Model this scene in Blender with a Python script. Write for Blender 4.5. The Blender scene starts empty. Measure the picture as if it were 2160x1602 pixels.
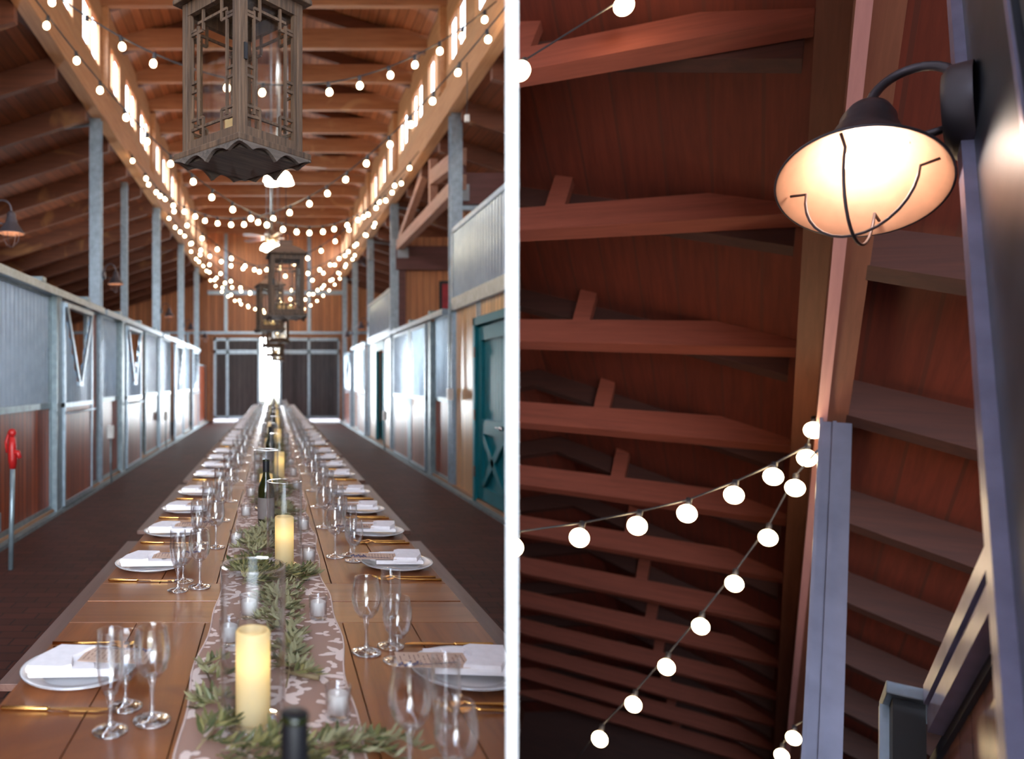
import bpy, bmesh, math, random
from mathutils import Vector, Matrix
random.seed(7)
PI = math.pi
SC = bpy.context.scene
COL = SC.collection
F = 1557.0; CX = 578.0; CY = 804.0; EYE = 1.42

# ---------------------------------------------------------------- camera
cam = bpy.data.cameras.new('camera'); co = bpy.data.objects.new('camera', cam); COL.objects.link(co)
co.location = (0, 0, EYE); co.rotation_euler = (PI/2, 0, 0)
cam.sensor_width = 36.0; cam.sensor_fit = 'HORIZONTAL'; cam.lens = 36.0*F/2160
cam.shift_x = (1080-CX)/2160; cam.shift_y = (CY-801)/2160
cam.clip_start = 0.05; cam.clip_end = 200
cam.dof.use_dof = True; cam.dof.focus_distance = 2.4; cam.dof.aperture_fstop = 2.1
SC.camera = co
# ---------------------------------------------------------------- world: bright hazy sky over dark ground
w = bpy.data.worlds.new('sky'); SC.world = w; w.use_nodes = True
nt = w.node_tree; bg = nt.nodes['Background']
geo = nt.nodes.new('ShaderNodeNewGeometry'); sep = nt.nodes.new('ShaderNodeSeparateXYZ')
ramp = nt.nodes.new('ShaderNodeValToRGB'); mr = nt.nodes.new('ShaderNodeMapRange')
nt.links.new(geo.outputs['Incoming'], sep.inputs[0]); nt.links.new(sep.outputs['Z'], mr.inputs['Value'])
mr.inputs['From Min'].default_value = 0.25; mr.inputs['From Max'].default_value = -0.6
nt.links.new(mr.outputs[0], ramp.inputs[0]); nt.links.new(ramp.outputs[0], bg.inputs['Color'])
cr = ramp.color_ramp
cr.elements[0].position = 0.0; cr.elements[0].color = (0.03, 0.027, 0.025, 1)
cr.elements[1].position = 1.0; cr.elements[1].color = (0.62, 0.78, 1.0, 1)
e = cr.elements.new(0.27); e.color = (0.35, 0.36, 0.30, 1)
e = cr.elements.new(0.32); e.color = (0.88, 0.95, 1.0, 1)
bg.inputs['Strength'].default_value = 9.0

def area(name, loc, rot, sx, sy, energy, col):
    l = bpy.data.lights.new(name, 'AREA'); l.shape = 'RECTANGLE'; l.size = sx; l.size_y = sy
    l.energy = energy; l.color = col
    o = bpy.data.objects.new(name, l); COL.objects.link(o); o.location = loc; o.rotation_euler = rot
    return o
# daylight coming in through the open barn end behind the camera, and through side doorways
area('daylight_open_end', (-1.0, -4.5, 2.6), (math.radians(80), 0, 0), 4.5, 3.2, 75, (1.0, 0.95, 0.92))
area('daylight_side_door_right', (5.6, 16.6, 1.6), (0, math.radians(90), 0), 2.6, 2.6, 90, (0.86, 0.97, 1.0))
area('daylight_side_door_left', (-5.6, 13.2, 1.6), (0, math.radians(-90), 0), 2.6, 2.2, 90, (0.86, 0.97, 1.0))
area('daylight_far_door', (-0.15, 25.3, 1.45), (math.radians(-90), 0, 0), 0.62, 2.7, 170, (0.90, 0.97, 1.0))
SC.view_settings.view_transform = 'Standard'; SC.view_settings.look = 'None'
SC.view_settings.gamma = 1.0; SC.view_settings.use_curve_mapping = False
SC.view_settings.exposure = 1.0
SC.cycles.use_denoising = True
SC.cycles.max_bounces = 10; SC.cycles.transparent_max_bounces = 48
SC.cycles.transmission_bounces = 8; SC.cycles.glossy_bounces = 4; SC.cycles.diffuse_bounces = 4
SC.cycles.sample_clamp_indirect = 4.0; SC.cycles.caustics_reflective = False; SC.cycles.caustics_refractive = False

# ================================================================ materials
def newmat(name):
    m = bpy.data.materials.new(name); m.use_nodes = True
    return m, m.node_tree, m.node_tree.nodes['Principled BSDF']
def setp(b, col=None, rough=None, metal=None, spec=None, coat=None):
    if col is not None: b.inputs['Base Color'].default_value = (*col, 1)
    if rough is not None: b.inputs['Roughness'].default_value = rough
    if metal is not None: b.inputs['Metallic'].default_value = metal
    if spec is not None: b.inputs['Specular IOR Level'].default_value = spec
    if coat is not None: b.inputs['Coat Weight'].default_value = coat; b.inputs['Coat Roughness'].default_value = 0.18
def plain(name, col, rough=0.5, metal=0.0, noise=0.12, scale=9.0, spec=0.5, coat=None, bump=0.0):
    m, t, b = newmat(name); setp(b, col, rough, metal, spec, coat)
    tc = t.nodes.new('ShaderNodeTexCoord'); n = t.nodes.new('ShaderNodeTexNoise'); n.inputs['Scale'].default_value = scale
    n.inputs['Detail'].default_value = 5
    t.links.new(tc.outputs['Object'], n.inputs['Vector'])
    r = t.nodes.new('ShaderNodeValToRGB'); t.links.new(n.outputs['Fac'], r.inputs[0])
    r.color_ramp.elements[0].position = 0.3; r.color_ramp.elements[1].position = 0.7
    r.color_ramp.elements[0].color = (*[c*(1-noise) for c in col], 1)
    r.color_ramp.elements[1].color = (*[min(1, c*(1+noise)) for c in col], 1)
    t.links.new(r.outputs[0], b.inputs['Base Color'])
    if bump:
        bp = t.nodes.new('ShaderNodeBump'); bp.inputs['Strength'].default_value = bump; bp.inputs['Distance'].default_value = 0.01
        t.links.new(n.outputs['Fac'], bp.inputs['Height']); t.links.new(bp.outputs[0], b.inputs['Normal'])
    return m
def wood(name, c1, c2, grain='Y', rough=0.4, plank=None, width=0.1, groove=(0.03, 0.015, 0.01), spec=0.5, coat=None,
         knots=0.0, knotcol=(0.05, 0.02, 0.01), stain=None, gscale=1.0, vary=0.25, gw=0.07):
    """grain = axis the fibres run along; plank = axis across which the boards are laid"""
    m, t, b = newmat(name); setp(b, None, rough, 0, spec, coat)
    N = t.nodes.new; L = t.links.new
    tc = N('ShaderNodeTexCoord'); mp = N('ShaderNodeMapping'); L(tc.outputs['Object'], mp.inputs[0])
    sc = {'X': (0.9, 14, 14), 'Y': (14, 0.9, 14), 'Z': (14, 14, 0.9)}[grain]
    mp.inputs['Scale'].default_value = [s*gscale for s in sc]
    n = N('ShaderNodeTexNoise'); n.inputs['Scale'].default_value = 1.6; n.inputs['Detail'].default_value = 7
    n.inputs['Roughness'].default_value = 0.65; n.inputs['Distortion'].default_value = 0.6
    L(mp.outputs[0], n.inputs['Vector'])
    r = N('ShaderNodeValToRGB'); L(n.outputs['Fac'], r.inputs[0])
    r.color_ramp.elements[0].position = 0.33; r.color_ramp.elements[1].position = 0.68
    r.color_ramp.elements[0].color = (*c2, 1); r.color_ramp.elements[1].color = (*c1, 1)
    out = r.outputs[0]
    if stain:
        n2 = N('ShaderNodeTexNoise'); n2.inputs['Scale'].default_value = 1.1; n2.inputs['Detail'].default_value = 6; n2.inputs['Distortion'].default_value = 1.5
        L(tc.outputs['Object'], n2.inputs['Vector'])
        r2 = N('ShaderNodeValToRGB'); L(n2.outputs['Fac'], r2.inputs[0])
        r2.color_ramp.elements[0].position = 0.60; r2.color_ramp.elements[1].position = 0.68
        mx = N('ShaderNodeMixRGB'); L(r2.outputs[0], mx.inputs[0]); L(out, mx.inputs[1]); mx.inputs[2].default_value = (*stain, 1)
        out = mx.outputs[0]
    if knots:
        v = N('ShaderNodeTexVoronoi'); v.inputs['Scale'].default_value = 2.6; L(tc.outputs['Object'], v.inputs['Vector'])
        r3 = N('ShaderNodeValToRGB'); L(v.outputs['Distance'], r3.inputs[0])
        r3.color_ramp.elements[0].position = 0.03; r3.color_ramp.elements[1].position = 0.07
        r3.color_ramp.elements[0].color = (knots,)*3+(1,); r3.color_ramp.elements[1].color = (0, 0, 0, 1)
        mx = N('ShaderNodeMixRGB'); L(r3.outputs[0], mx.inputs[0]); L(out, mx.inputs[1]); mx.inputs[2].default_value = (*knotcol, 1)
        out = mx.outputs[0]
    if plank:
        sp = N('ShaderNodeSeparateXYZ'); L(tc.outputs['Object'], sp.inputs[0])
        d = N('ShaderNodeMath'); d.operation = 'DIVIDE'; L(sp.outputs[plank], d.inputs[0]); d.inputs[1].default_value = width
        fl = N('ShaderNodeMath'); fl.operation = 'FLOOR'; L(d.outputs[0], fl.inputs[0])
        fr = N('ShaderNodeMath'); fr.operation = 'FRACT'; L(d.outputs[0], fr.inputs[0])
        wn = N('ShaderNodeTexWhiteNoise'); wn.noise_dimensions = '1D'; L(fl.outputs[0], wn.inputs['W'])
        mrr = N('ShaderNodeMapRange'); L(wn.outputs[0], mrr.inputs[0]); mrr.inputs['To Min'].default_value = 1-vary; mrr.inputs['To Max'].default_value = 1+vary
        mu = N('ShaderNodeMixRGB'); mu.blend_type = 'MULTIPLY'; mu.inputs[0].default_value = 1; L(out, mu.inputs[1]); L(mrr.outputs[0], mu.inputs[2])
        lt = N('ShaderNodeMath'); lt.operation = 'LESS_THAN'; L(fr.outputs[0], lt.inputs[0]); lt.inputs[1].default_value = gw
        mx = N('ShaderNodeMixRGB'); L(lt.outputs[0], mx.inputs[0]); L(mu.outputs[0], mx.inputs[1]); mx.inputs[2].default_value = (*groove, 1)
        out = mx.outputs[0]
        bp = N('ShaderNodeBump'); bp.invert = True; bp.inputs['Strength'].default_value = 0.6; bp.inputs['Distance'].default_value = 0.004
        L(lt.outputs[0], bp.inputs['Height']); L(bp.outputs[0], b.inputs['Normal'])
    L(out, b.inputs['Base Color'])
    return m
def emit(name, col, s):
    m = bpy.data.materials.new(name); m.use_nodes = True; t = m.node_tree; t.nodes.clear()
    e = t.nodes.new('ShaderNodeEmission'); e.inputs[0].default_value = (*col, 1); e.inputs[1].default_value = s
    o = t.nodes.new('ShaderNodeOutputMaterial'); t.links.new(e.outputs[0], o.inputs[0]); return m
def thin_glass(name, tint=(1, 1, 1), base=0.06, edge=0.75, rough=0.02, dust=0.0, power=3.0):
    m = bpy.data.materials.new(name); m.use_nodes = True; t = m.node_tree; t.nodes.clear(); N = t.nodes.new; L = t.links.new
    tr = N('ShaderNodeBsdfTransparent'); tr.inputs[0].default_value = (*tint, 1)
    gl = N('ShaderNodeBsdfGlossy'); gl.inputs['Roughness'].default_value = rough; gl.inputs[0].default_value = (1, 1, 1, 1)
    lw = N('ShaderNodeLayerWeight'); lw.inputs[0].default_value = 0.5
    pw = N('ShaderNodeMath'); pw.operation = 'POWER'; L(lw.outputs['Facing'], pw.inputs[0]); pw.inputs[1].default_value = power
    mr_ = N('ShaderNodeMapRange'); L(pw.outputs[0], mr_.inputs[0]); mr_.inputs['To Min'].default_value = base; mr_.inputs['To Max'].default_value = edge
    mx = N('ShaderNodeMixShader'); L(mr_.outputs[0], mx.inputs[0]); L(tr.outputs[0], mx.inputs[1]); L(gl.outputs[0], mx.inputs[2])
    out = mx.outputs[0]
    if dust:
        tc = N('ShaderNodeTexCoord'); n = N('ShaderNodeTexNoise'); n.inputs['Scale'].default_value = 60; n.inputs['Detail'].default_value = 4
        L(tc.outputs['Object'], n.inputs['Vector'])
        r = N('ShaderNodeMapRange'); L(n.outputs['Fac'], r.inputs[0]); r.inputs['From Min'].default_value = 0.4; r.inputs['From Max'].default_value = 0.8
        r.inputs['To Min'].default_value = dust*0.5; r.inputs['To Max'].default_value = dust*2
        df = N('ShaderNodeBsdfTranslucent'); df.inputs[0].default_value = (0.75, 0.62, 0.45, 1)
        m2 = N('ShaderNodeMixShader'); L(r.outputs[0], m2.inputs[0]); L(out, m2.inputs[1]); L(df.outputs[0], m2.inputs[2]); out = m2.outputs[0]
    o = N('ShaderNodeOutputMaterial'); L(out, o.inputs[0]); return m
def solid_glass(name, col=(1, 1, 1), rough=0.0):
    m = bpy.data.materials.new(name); m.use_nodes = True; t = m.node_tree; t.nodes.clear(); N = t.nodes.new; L = t.links.new
    g = N('ShaderNodeBsdfGlass'); g.inputs[0].default_value = (*col, 1); g.inputs['Roughness'].default_value = rough; g.inputs['IOR'].default_value = 1.48
    o = N('ShaderNodeOutputMaterial'); L(g.outputs[0], o.inputs[0]); return m

M = {}
M['galv'] = plain('galvanised_steel', (0.34, 0.41, 0.48), 0.36, 0.75, 0.18, 14)
M['galv_dark'] = plain('dull_galvanised_steel', (0.24, 0.30, 0.33), 0.42, 0.6, 0.2, 12)
M['corr'] = plain('corrugated_steel', (0.62, 0.76, 0.92), 0.24, 0.6, 0.10, 6)
M['stall_wood'] = wood('stall_boards', (0.36, 0.078, 0.028), (0.19, 0.036, 0.012), 'Z', 0.34, 'Y', 0.115, (0.02, 0.006, 0.004), spec=0.16, vary=0.3, gw=0.13)
M['pine'] = wood('pine_boards', (0.72, 0.38, 0.14), (0.54, 0.25, 0.08), 'Z', 0.30, 'Y', 0.12, (0.16, 0.06, 0.02), coat=0.15, gw=0.10, knots=0.8, vary=0.18)
M['gable'] = wood('gable_boards', (0.66, 0.27, 0.11), (0.46, 0.16, 0.065), 'Z', 0.45, 'X', 0.13, (0.12, 0.04, 0.02), knots=0.7, vary=0.22)
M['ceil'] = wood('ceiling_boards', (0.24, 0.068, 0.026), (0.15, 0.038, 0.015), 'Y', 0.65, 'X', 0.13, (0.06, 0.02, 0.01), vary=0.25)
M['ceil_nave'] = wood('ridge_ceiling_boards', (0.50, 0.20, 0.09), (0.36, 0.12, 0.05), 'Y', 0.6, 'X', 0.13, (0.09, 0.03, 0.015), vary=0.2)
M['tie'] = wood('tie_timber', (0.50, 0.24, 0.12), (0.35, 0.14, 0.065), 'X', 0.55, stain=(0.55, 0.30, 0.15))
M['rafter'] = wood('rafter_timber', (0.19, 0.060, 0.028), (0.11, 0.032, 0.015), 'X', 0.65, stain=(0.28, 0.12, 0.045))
M['beam'] = wood('beam_timber', (0.60, 0.31, 0.15), (0.44, 0.20, 0.085), 'Y', 0.5)
M['clere'] = wood('clerestory_boards', (0.58, 0.32, 0.16), (0.42, 0.21, 0.10), 'Y', 0.5)
M['win_frame'] = wood('window_frame_wood', (0.70, 0.38, 0.18), (0.55, 0.26, 0.11), 'Z', 0.45)
M['lantern'] = wood('weathered_lantern_wood', (0.165, 0.098, 0.058), (0.040, 0.024, 0.017), 'Z', 0.7, gscale=2.2)
M['lantern_roof'] = wood('weathered_roof_wood', (0.23, 0.13, 0.085), (0.13, 0.075, 0.05), 'X', 0.75, gscale=1.5)
M['lantern_dark'] = wood('weathered_lantern_base_wood', (0.16, 0.12, 0.10), (0.05, 0.045, 0.04), 'X', 0.7, gscale=2.2)
M['pane'] = thin_glass('lantern_pane', (1, 0.99, 0.97), 0.03, 0.3, 0.05, dust=0.008, power=4)
M['win_glass'] = thin_glass('window_pane', (0.97, 0.99, 1), 0.03, 0.15, 0.01, power=6)
M['table'] = wood('varnished_table_wood', (0.31, 0.100, 0.028), (0.15, 0.043, 0.013), 'Y', 0.30, spec=0.4, coat=0.2, stain=(0.17, 0.05, 0.02), gscale=0.8)
M['table_x'] = wood('breadboard_table_wood', (0.29, 0.10, 0.032), (0.17, 0.052, 0.016), 'X', 0.30, coat=0.35, gscale=0.8)
M['bench'] = wood('bench_wood', (0.20, 0.10, 0.075), (0.13, 0.06, 0.045), 'Y', 0.34, coat=0.2)
M['table_leg'] = plain('dark_table_leg', (0.06, 0.035, 0.025), 0.5)
M['porcelain'] = plain('white_porcelain', (0.86, 0.85, 0.86), 0.10, 0, 0.02, spec=0.6, coat=0.6)
M['silver_rim'] = plain('silver_rim', (0.35, 0.40, 0.5), 0.2, 0.9)
M['napkin'] = plain('linen_napkin', (0.84, 0.80, 0.82), 0.85, 0, 0.04, 60)
M['gold'] = plain('brushed_gold', (0.78, 0.43, 0.13), 0.24, 1.0, 0.08, 30)
M['glass_thin'] = thin_glass('goblet_glass', (0.965, 0.97, 0.975), 0.05, 0.9, 0.01, power=2.2)
M['glass_cyl'] = thin_glass('hurricane_glass', (0.96, 0.97, 0.975), 0.012, 0.9, 0.01, power=3.2)
M['glass'] = thin_glass('stem_glass', (0.93, 0.94, 0.96), 0.16, 0.9, 0.03, power=1.3)
M['wax_white'] = plain('white_wax', (0.80, 0.74, 0.70), 0.6, 0, 0.02)
M['bottle'] = plain('dark_green_bottle_glass', (0.012, 0.016, 0.004), 0.08, 0, 0.1)
M['bottle_label'] = plain('bottle_label_paper', (0.16, 0.13, 0.12), 0.7)
M['foil'] = plain('black_bottle_capsule', (0.006, 0.006, 0.008), 0.5, spec=0.25)
M['black'] = plain('black_rubber', (0.015, 0.015, 0.018), 0.5)
M['cable'] = plain('string_light_cable', (0.030, 0.028, 0.034), 0.45)
M['bulb'] = emit('warm_bulb', (1.0, 0.74, 0.42), 12.0)
M['stem'] = plain('olive_twig', (0.20, 0.14, 0.07), 0.7)
M['lamp_metal'] = plain('bronze_lamp_metal', (0.10, 0.085, 0.10), 0.42, 0.6)
M['lamp_inner'] = plain('cream_lamp_enamel', (0.42, 0.22, 0.14), 0.45, 0, 0.10, 20)
M['lamp_bulb'] = emit('lamp_bulb', (1.0, 0.85, 0.70), 22.0)
M['teal'] = plain('teal_painted_wood', (0.006, 0.16, 0.20), 0.45, 0, 0.08, spec=0.25)
M['chrome'] = plain('chrome_handle', (0.6, 0.6, 0.6), 0.2, 1.0)
M['brass'] = plain('aged_hinge', (0.16, 0.07, 0.04), 0.4, 0.6)
M['red'] = plain('red_painted_iron', (0.42, 0.012, 0.012), 0.4, 0, 0.25)
M['white_paint'] = plain('white_painted_board', (0.96, 0.96, 0.96), 0.9, 0, 0.0)
M['grey_board'] = wood('door_dark_boards', (0.115, 0.105, 0.115), (0.06, 0.055, 0.065), 'Z', 0.5, 'X', 0.16, (0.02, 0.02, 0.025))
M['kerb'] = wood('kerb_wood', (0.45, 0.26, 0.15), (0.26, 0.14, 0.08), 'Y', 0.7, gscale=1.5)
M['concrete'] = plain('pale_concrete', (0.55, 0.52, 0.50), 0.85)
M['fan_blade'] = wood('fan_blade_wood', (0.16, 0.05, 0.03), (0.10, 0.03, 0.02), 'X', 0.4)
M['fan_metal'] = plain('brass_fan_metal', (0.48, 0.36, 0.24), 0.3, 0.8)
M['fan_glass'] = emit('frosted_fan_shade', (1.0, 0.80, 0.55), 16.0)
M['steel_plate'] = plain('steel_plate', (0.34, 0.36, 0.40), 0.45, 0.4)
M['purple_beam'] = wood('dark_header_timber', (0.16, 0.055, 0.05), (0.10, 0.035, 0.03), 'X', 0.55)
M['pink_beam'] = wood('truss_timber', (0.46, 0.23, 0.16), (0.33, 0.15, 0.10), 'Y', 0.55)
M['grey_wall'] = plain('stall_inner_wall', (0.50, 0.60, 0.66), 0.7)
M['artred'] = plain('red_picture_print', (0.35, 0.02, 0.03), 0.5, noise=0.3)
M['box_white'] = plain('white_plastic_box', (0.72, 0.70, 0.68), 0.5)
# right-hand barn corner
M['r_ceil'] = wood('corner_ceiling_boards', (0.19, 0.033, 0.017), (0.12, 0.021, 0.011), 'Y', 0.7, 'X', 0.3, (0.11, 0.025, 0.015), vary=0.12)
M['r_tie'] = wood('corner_tie_timber', (0.29, 0.068, 0.040), (0.20, 0.044, 0.026), 'X', 0.65)
M['r_rafter'] = wood('corner_rafter_timber', (0.065, 0.018, 0.012), (0.04, 0.011, 0.008), 'X', 0.65)
M['r_beam'] = wood('corner_beam_timber', (0.19, 0.062, 0.034), (0.13, 0.040, 0.022), 'Y', 0.6)
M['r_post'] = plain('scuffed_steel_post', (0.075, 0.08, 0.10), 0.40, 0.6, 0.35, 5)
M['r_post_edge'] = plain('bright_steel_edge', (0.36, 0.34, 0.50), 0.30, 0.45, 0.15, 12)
M['r_edge_lit'] = wood('lit_beam_edge_wood', (0.50, 0.22, 0.20), (0.40, 0.17, 0.16), 'Y', 0.5)  # lighter pink puts the warm light on the beam's underside into the colour
M['r_far'] = plain('lilac_steel_post', (0.16, 0.16, 0.22), 0.35, 0.5, 0.12, 6)
M['r_panel'] = wood('corner_stall_boards', (0.55, 0.20, 0.10), (0.36, 0.12, 0.06), 'Z', 0.22, 'Y', 0.14, (0.05, 0.015, 0.012), coat=0.6, spec=0.6)

def leaf_mat():
    m, t, b = newmat('olive_leaf'); setp(b, (0.15, 0.17, 0.06), 0.45)
    N = t.nodes.new; L = t.links.new
    g = N('ShaderNodeNewGeometry'); r = N('ShaderNodeValToRGB'); L(g.outputs['Random Per Island'], r.inputs[0])
    r.color_ramp.elements[0].color = (0.030, 0.040, 0.010, 1); r.color_ramp.elements[1].color = (0.24, 0.20, 0.07, 1)
    e = r.color_ramp.elements.new(0.55); e.color = (0.085, 0.088, 0.026, 1)
    mx = N('ShaderNodeMixRGB'); L(g.outputs['Backfacing'], mx.inputs[0]); L(r.outputs[0], mx.inputs[1]); mx.inputs[2].default_value = (0.22, 0.20, 0.10, 1)
    L(mx.outputs[0], b.inputs['Base Color']); return m
M['leaf'] = leaf_mat()

def floor_mat():
    m, t, b = newmat('brick_pavers'); setp(b, None, 0.6, None, 0.2)
    N = t.nodes.new; L = t.links.new
    tc = N('ShaderNodeTexCoord'); br = N('ShaderNodeTexBrick'); L(tc.outputs['Object'], br.inputs['Vector'])
    br.inputs['Scale'].default_value = 1.0; br.inputs['Brick Width'].default_value = 0.22; br.inputs['Row Height'].default_value = 0.11
    br.inputs['Mortar Size'].default_value = 0.005; br.inputs['Color1'].default_value = (0.080, 0.024, 0.017, 1)
    br.inputs['Color2'].default_value = (0.050, 0.016, 0.012, 1); br.inputs['Mortar'].default_value = (0.018, 0.009, 0.009, 1)
    n = N('ShaderNodeTexNoise'); n.inputs['Scale'].default_value = 1.4; n.inputs['Detail'].default_value = 6; L(tc.outputs['Object'], n.inputs['Vector'])
    mp = N('ShaderNodeMapRange'); L(n.outputs['Fac'], mp.inputs[0]); mp.inputs['To Min'].default_value = 0.6; mp.inputs['To Max'].default_value = 1.5
    mu = N('ShaderNodeMixRGB'); mu.blend_type = 'MULTIPLY'; mu.inputs[0].default_value = 1; L(br.outputs['Color'], mu.inputs[1]); L(mp.outputs[0], mu.inputs[2])
    L(mu.outputs[0], b.inputs['Base Color'])
    bp = N('ShaderNodeBump'); bp.invert = True; bp.inputs['Strength'].default_value = 0.7; bp.inputs['Distance'].default_value = 0.006
    L(br.outputs['Fac'], bp.inputs['Height']); L(bp.outputs[0], b.inputs['Normal']); return m
M['floor'] = floor_mat()

def runner_mat():
    m = bpy.data.materials.new('sheer_floral_cloth'); m.use_nodes = True; t = m.node_tree; N = t.nodes.new; L = t.links.new
    b = t.nodes['Principled BSDF']; setp(b, None, 0.8)
    tc = N('ShaderNodeTexCoord'); total = None
    def M_(op, a, bb=None):
        x = N('ShaderNodeMath'); x.operation = op
        for i, v in enumerate((a, bb)):
            if v is None: continue
            if isinstance(v, (int, float)): x.inputs[i].default_value = v
            else: L(v, x.inputs[i])
        return x.outputs[0]
    for sc_, pet, rad, off in ((8.0, 5, 0.25, 0.0), (12.0, 3, 0.17, 3.3), (17.0, 2, 0.15, 7.7)):
        v = N('ShaderNodeTexVoronoi'); v.voronoi_dimensions = '2D'; v.inputs['Scale'].default_value = sc_
        mp = N('ShaderNodeMapping'); mp.inputs['Location'].default_value = (off, off, 0); L(tc.outputs['Object'], mp.inputs[0]); L(mp.outputs[0], v.inputs['Vector'])
        mul = N('ShaderNodeVectorMath'); mul.operation = 'SCALE'; L(mp.outputs[0], mul.inputs[0]); mul.inputs['Scale'].default_value = sc_
        pos = N('ShaderNodeVectorMath'); pos.operation = 'SCALE'; L(v.outputs['Position'], pos.inputs[0]); pos.inputs['Scale'].default_value = sc_
        sub = N('ShaderNodeVectorMath'); sub.operation = 'SUBTRACT'; L(mul.outputs[0], sub.inputs[0]); L(pos.outputs[0], sub.inputs[1])
        s = N('ShaderNodeSeparateXYZ'); L(sub.outputs[0], s.inputs[0])
        sc3 = N('ShaderNodeSeparateColor'); L(v.outputs['Color'], sc3.inputs[0])
        ang = M_('ADD', M_('ARCTAN2', s.outputs['Y'], s.outputs['X']), M_('MULTIPLY', sc3.outputs[0], 6.28))
        c = M_('COSINE', M_('MULTIPLY', ang, pet))
        lim = M_('MULTIPLY', M_('ADD', M_('MULTIPLY', c, 0.42), 0.72), rad*1.35)
        n = N('ShaderNodeTexNoise'); n.inputs['Scale'].default_value = 45; L(tc.outputs['Object'], n.inputs['Vector'])
        lim = M_('ADD', lim, M_('MULTIPLY', M_('SUBTRACT', n.outputs['Fac'], 0.5), 0.25))
        inside = M_('LESS_THAN', v.outputs['Distance'], lim)
        total = inside if total is None else M_('MAXIMUM', total, inside)
    mx = N('ShaderNodeMixRGB'); L(total, mx.inputs[0]); mx.inputs[1].default_value = (0.55, 0.34, 0.27, 1); mx.inputs[2].default_value = (0.80, 0.64, 0.58, 1)
    L(mx.outputs[0], b.inputs['Base Color'])
    tr = N('ShaderNodeBsdfTransparent'); ms = N('ShaderNodeMixShader')
    f = M_('ADD', M_('MULTIPLY', total, 0.35), 0.58)
    L(f, ms.inputs[0]); L(tr.outputs[0], ms.inputs[1]); L(b.outputs[0], ms.inputs[2])
    o = t.nodes['Material Output']; L(ms.outputs[0], o.inputs[0]); return m
M['runner'] = runner_mat()
M['hem'] = plain('runner_hem', (0.72, 0.56, 0.50), 0.8)

def card_mat():
    m, t, b = newmat('kraft_menu_card'); setp(b, None, 0.8); N = t.nodes.new; L = t.links.new
    tc = N('ShaderNodeTexCoord'); s = N('ShaderNodeSeparateXYZ'); L(tc.outputs['Object'], s.inputs[0])
    d = N('ShaderNodeMath'); d.operation = 'MULTIPLY'; L(s.outputs['X'], d.inputs[0]); d.inputs[1].default_value = 95
    fr = N('ShaderNodeMath'); fr.operation = 'FRACT'; L(d.outputs[0], fr.inputs[0])
    lt = N('ShaderNodeMath'); lt.operation = 'LESS_THAN'; L(fr.outputs[0], lt.inputs[0]); lt.inputs[1].default_value = 0.22
    n = N('ShaderNodeTexNoise'); n.inputs['Scale'].default_value = 90; L(tc.outputs['Object'], n.inputs['Vector'])
    gt = N('ShaderNodeMath'); gt.operation = 'GREATER_THAN'; L(n.outputs['Fac'], gt.inputs[0]); gt.inputs[1].default_value = 0.47
    ab = N('ShaderNodeMath'); ab.operation = 'ABSOLUTE'; L(s.outputs['Y'], ab.inputs[0])
    l2 = N('ShaderNodeMath'); l2.operation = 'LESS_THAN'; L(ab.outputs[0], l2.inputs[0]); l2.inputs[1].default_value = 0.032
    m1 = N('ShaderNodeMath'); m1.operation = 'MULTIPLY'; L(lt.outputs[0], m1.inputs[0]); L(gt.outputs[0], m1.inputs[1])
    m2 = N('ShaderNodeMath'); m2.operation = 'MULTIPLY'; L(m1.outputs[0], m2.inputs[0]); L(l2.outputs[0], m2.inputs[1])
    mx = N('ShaderNodeMixRGB'); L(m2.outputs[0], mx.inputs[0]); mx.inputs[1].default_value = (0.56, 0.38, 0.29, 1); mx.inputs[2].default_value = (0.22, 0.12, 0.09, 1)
    L(mx.outputs[0], b.inputs['Base Color']); return m
M['card'] = card_mat()
M['lavender'] = plain('dried_lavender', (0.10, 0.08, 0.13), 0.8)

def wax_mat():
    m = bpy.data.materials.new('ivory_candle_wax'); m.use_nodes = True; t = m.node_tree; N = t.nodes.new; L = t.links.new
    b = t.nodes['Principled BSDF']; setp(b, (0.82, 0.72, 0.46), 0.45)
    tr = N('ShaderNodeBsdfTranslucent'); tr.inputs[0].default_value = (1.0, 0.80, 0.42, 1)
    ms = N('ShaderNodeMixShader'); ms.inputs[0].default_value = 0.55
    L(b.outputs[0], ms.inputs[1]); L(tr.outputs[0], ms.inputs[2]); L(ms.outputs[0], t.nodes['Material Output'].inputs[0]); return m
M['wax'] = wax_mat()
M['flame'] = emit('led_flame', (1.0, 0.76, 0.36), 9.0)

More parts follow.
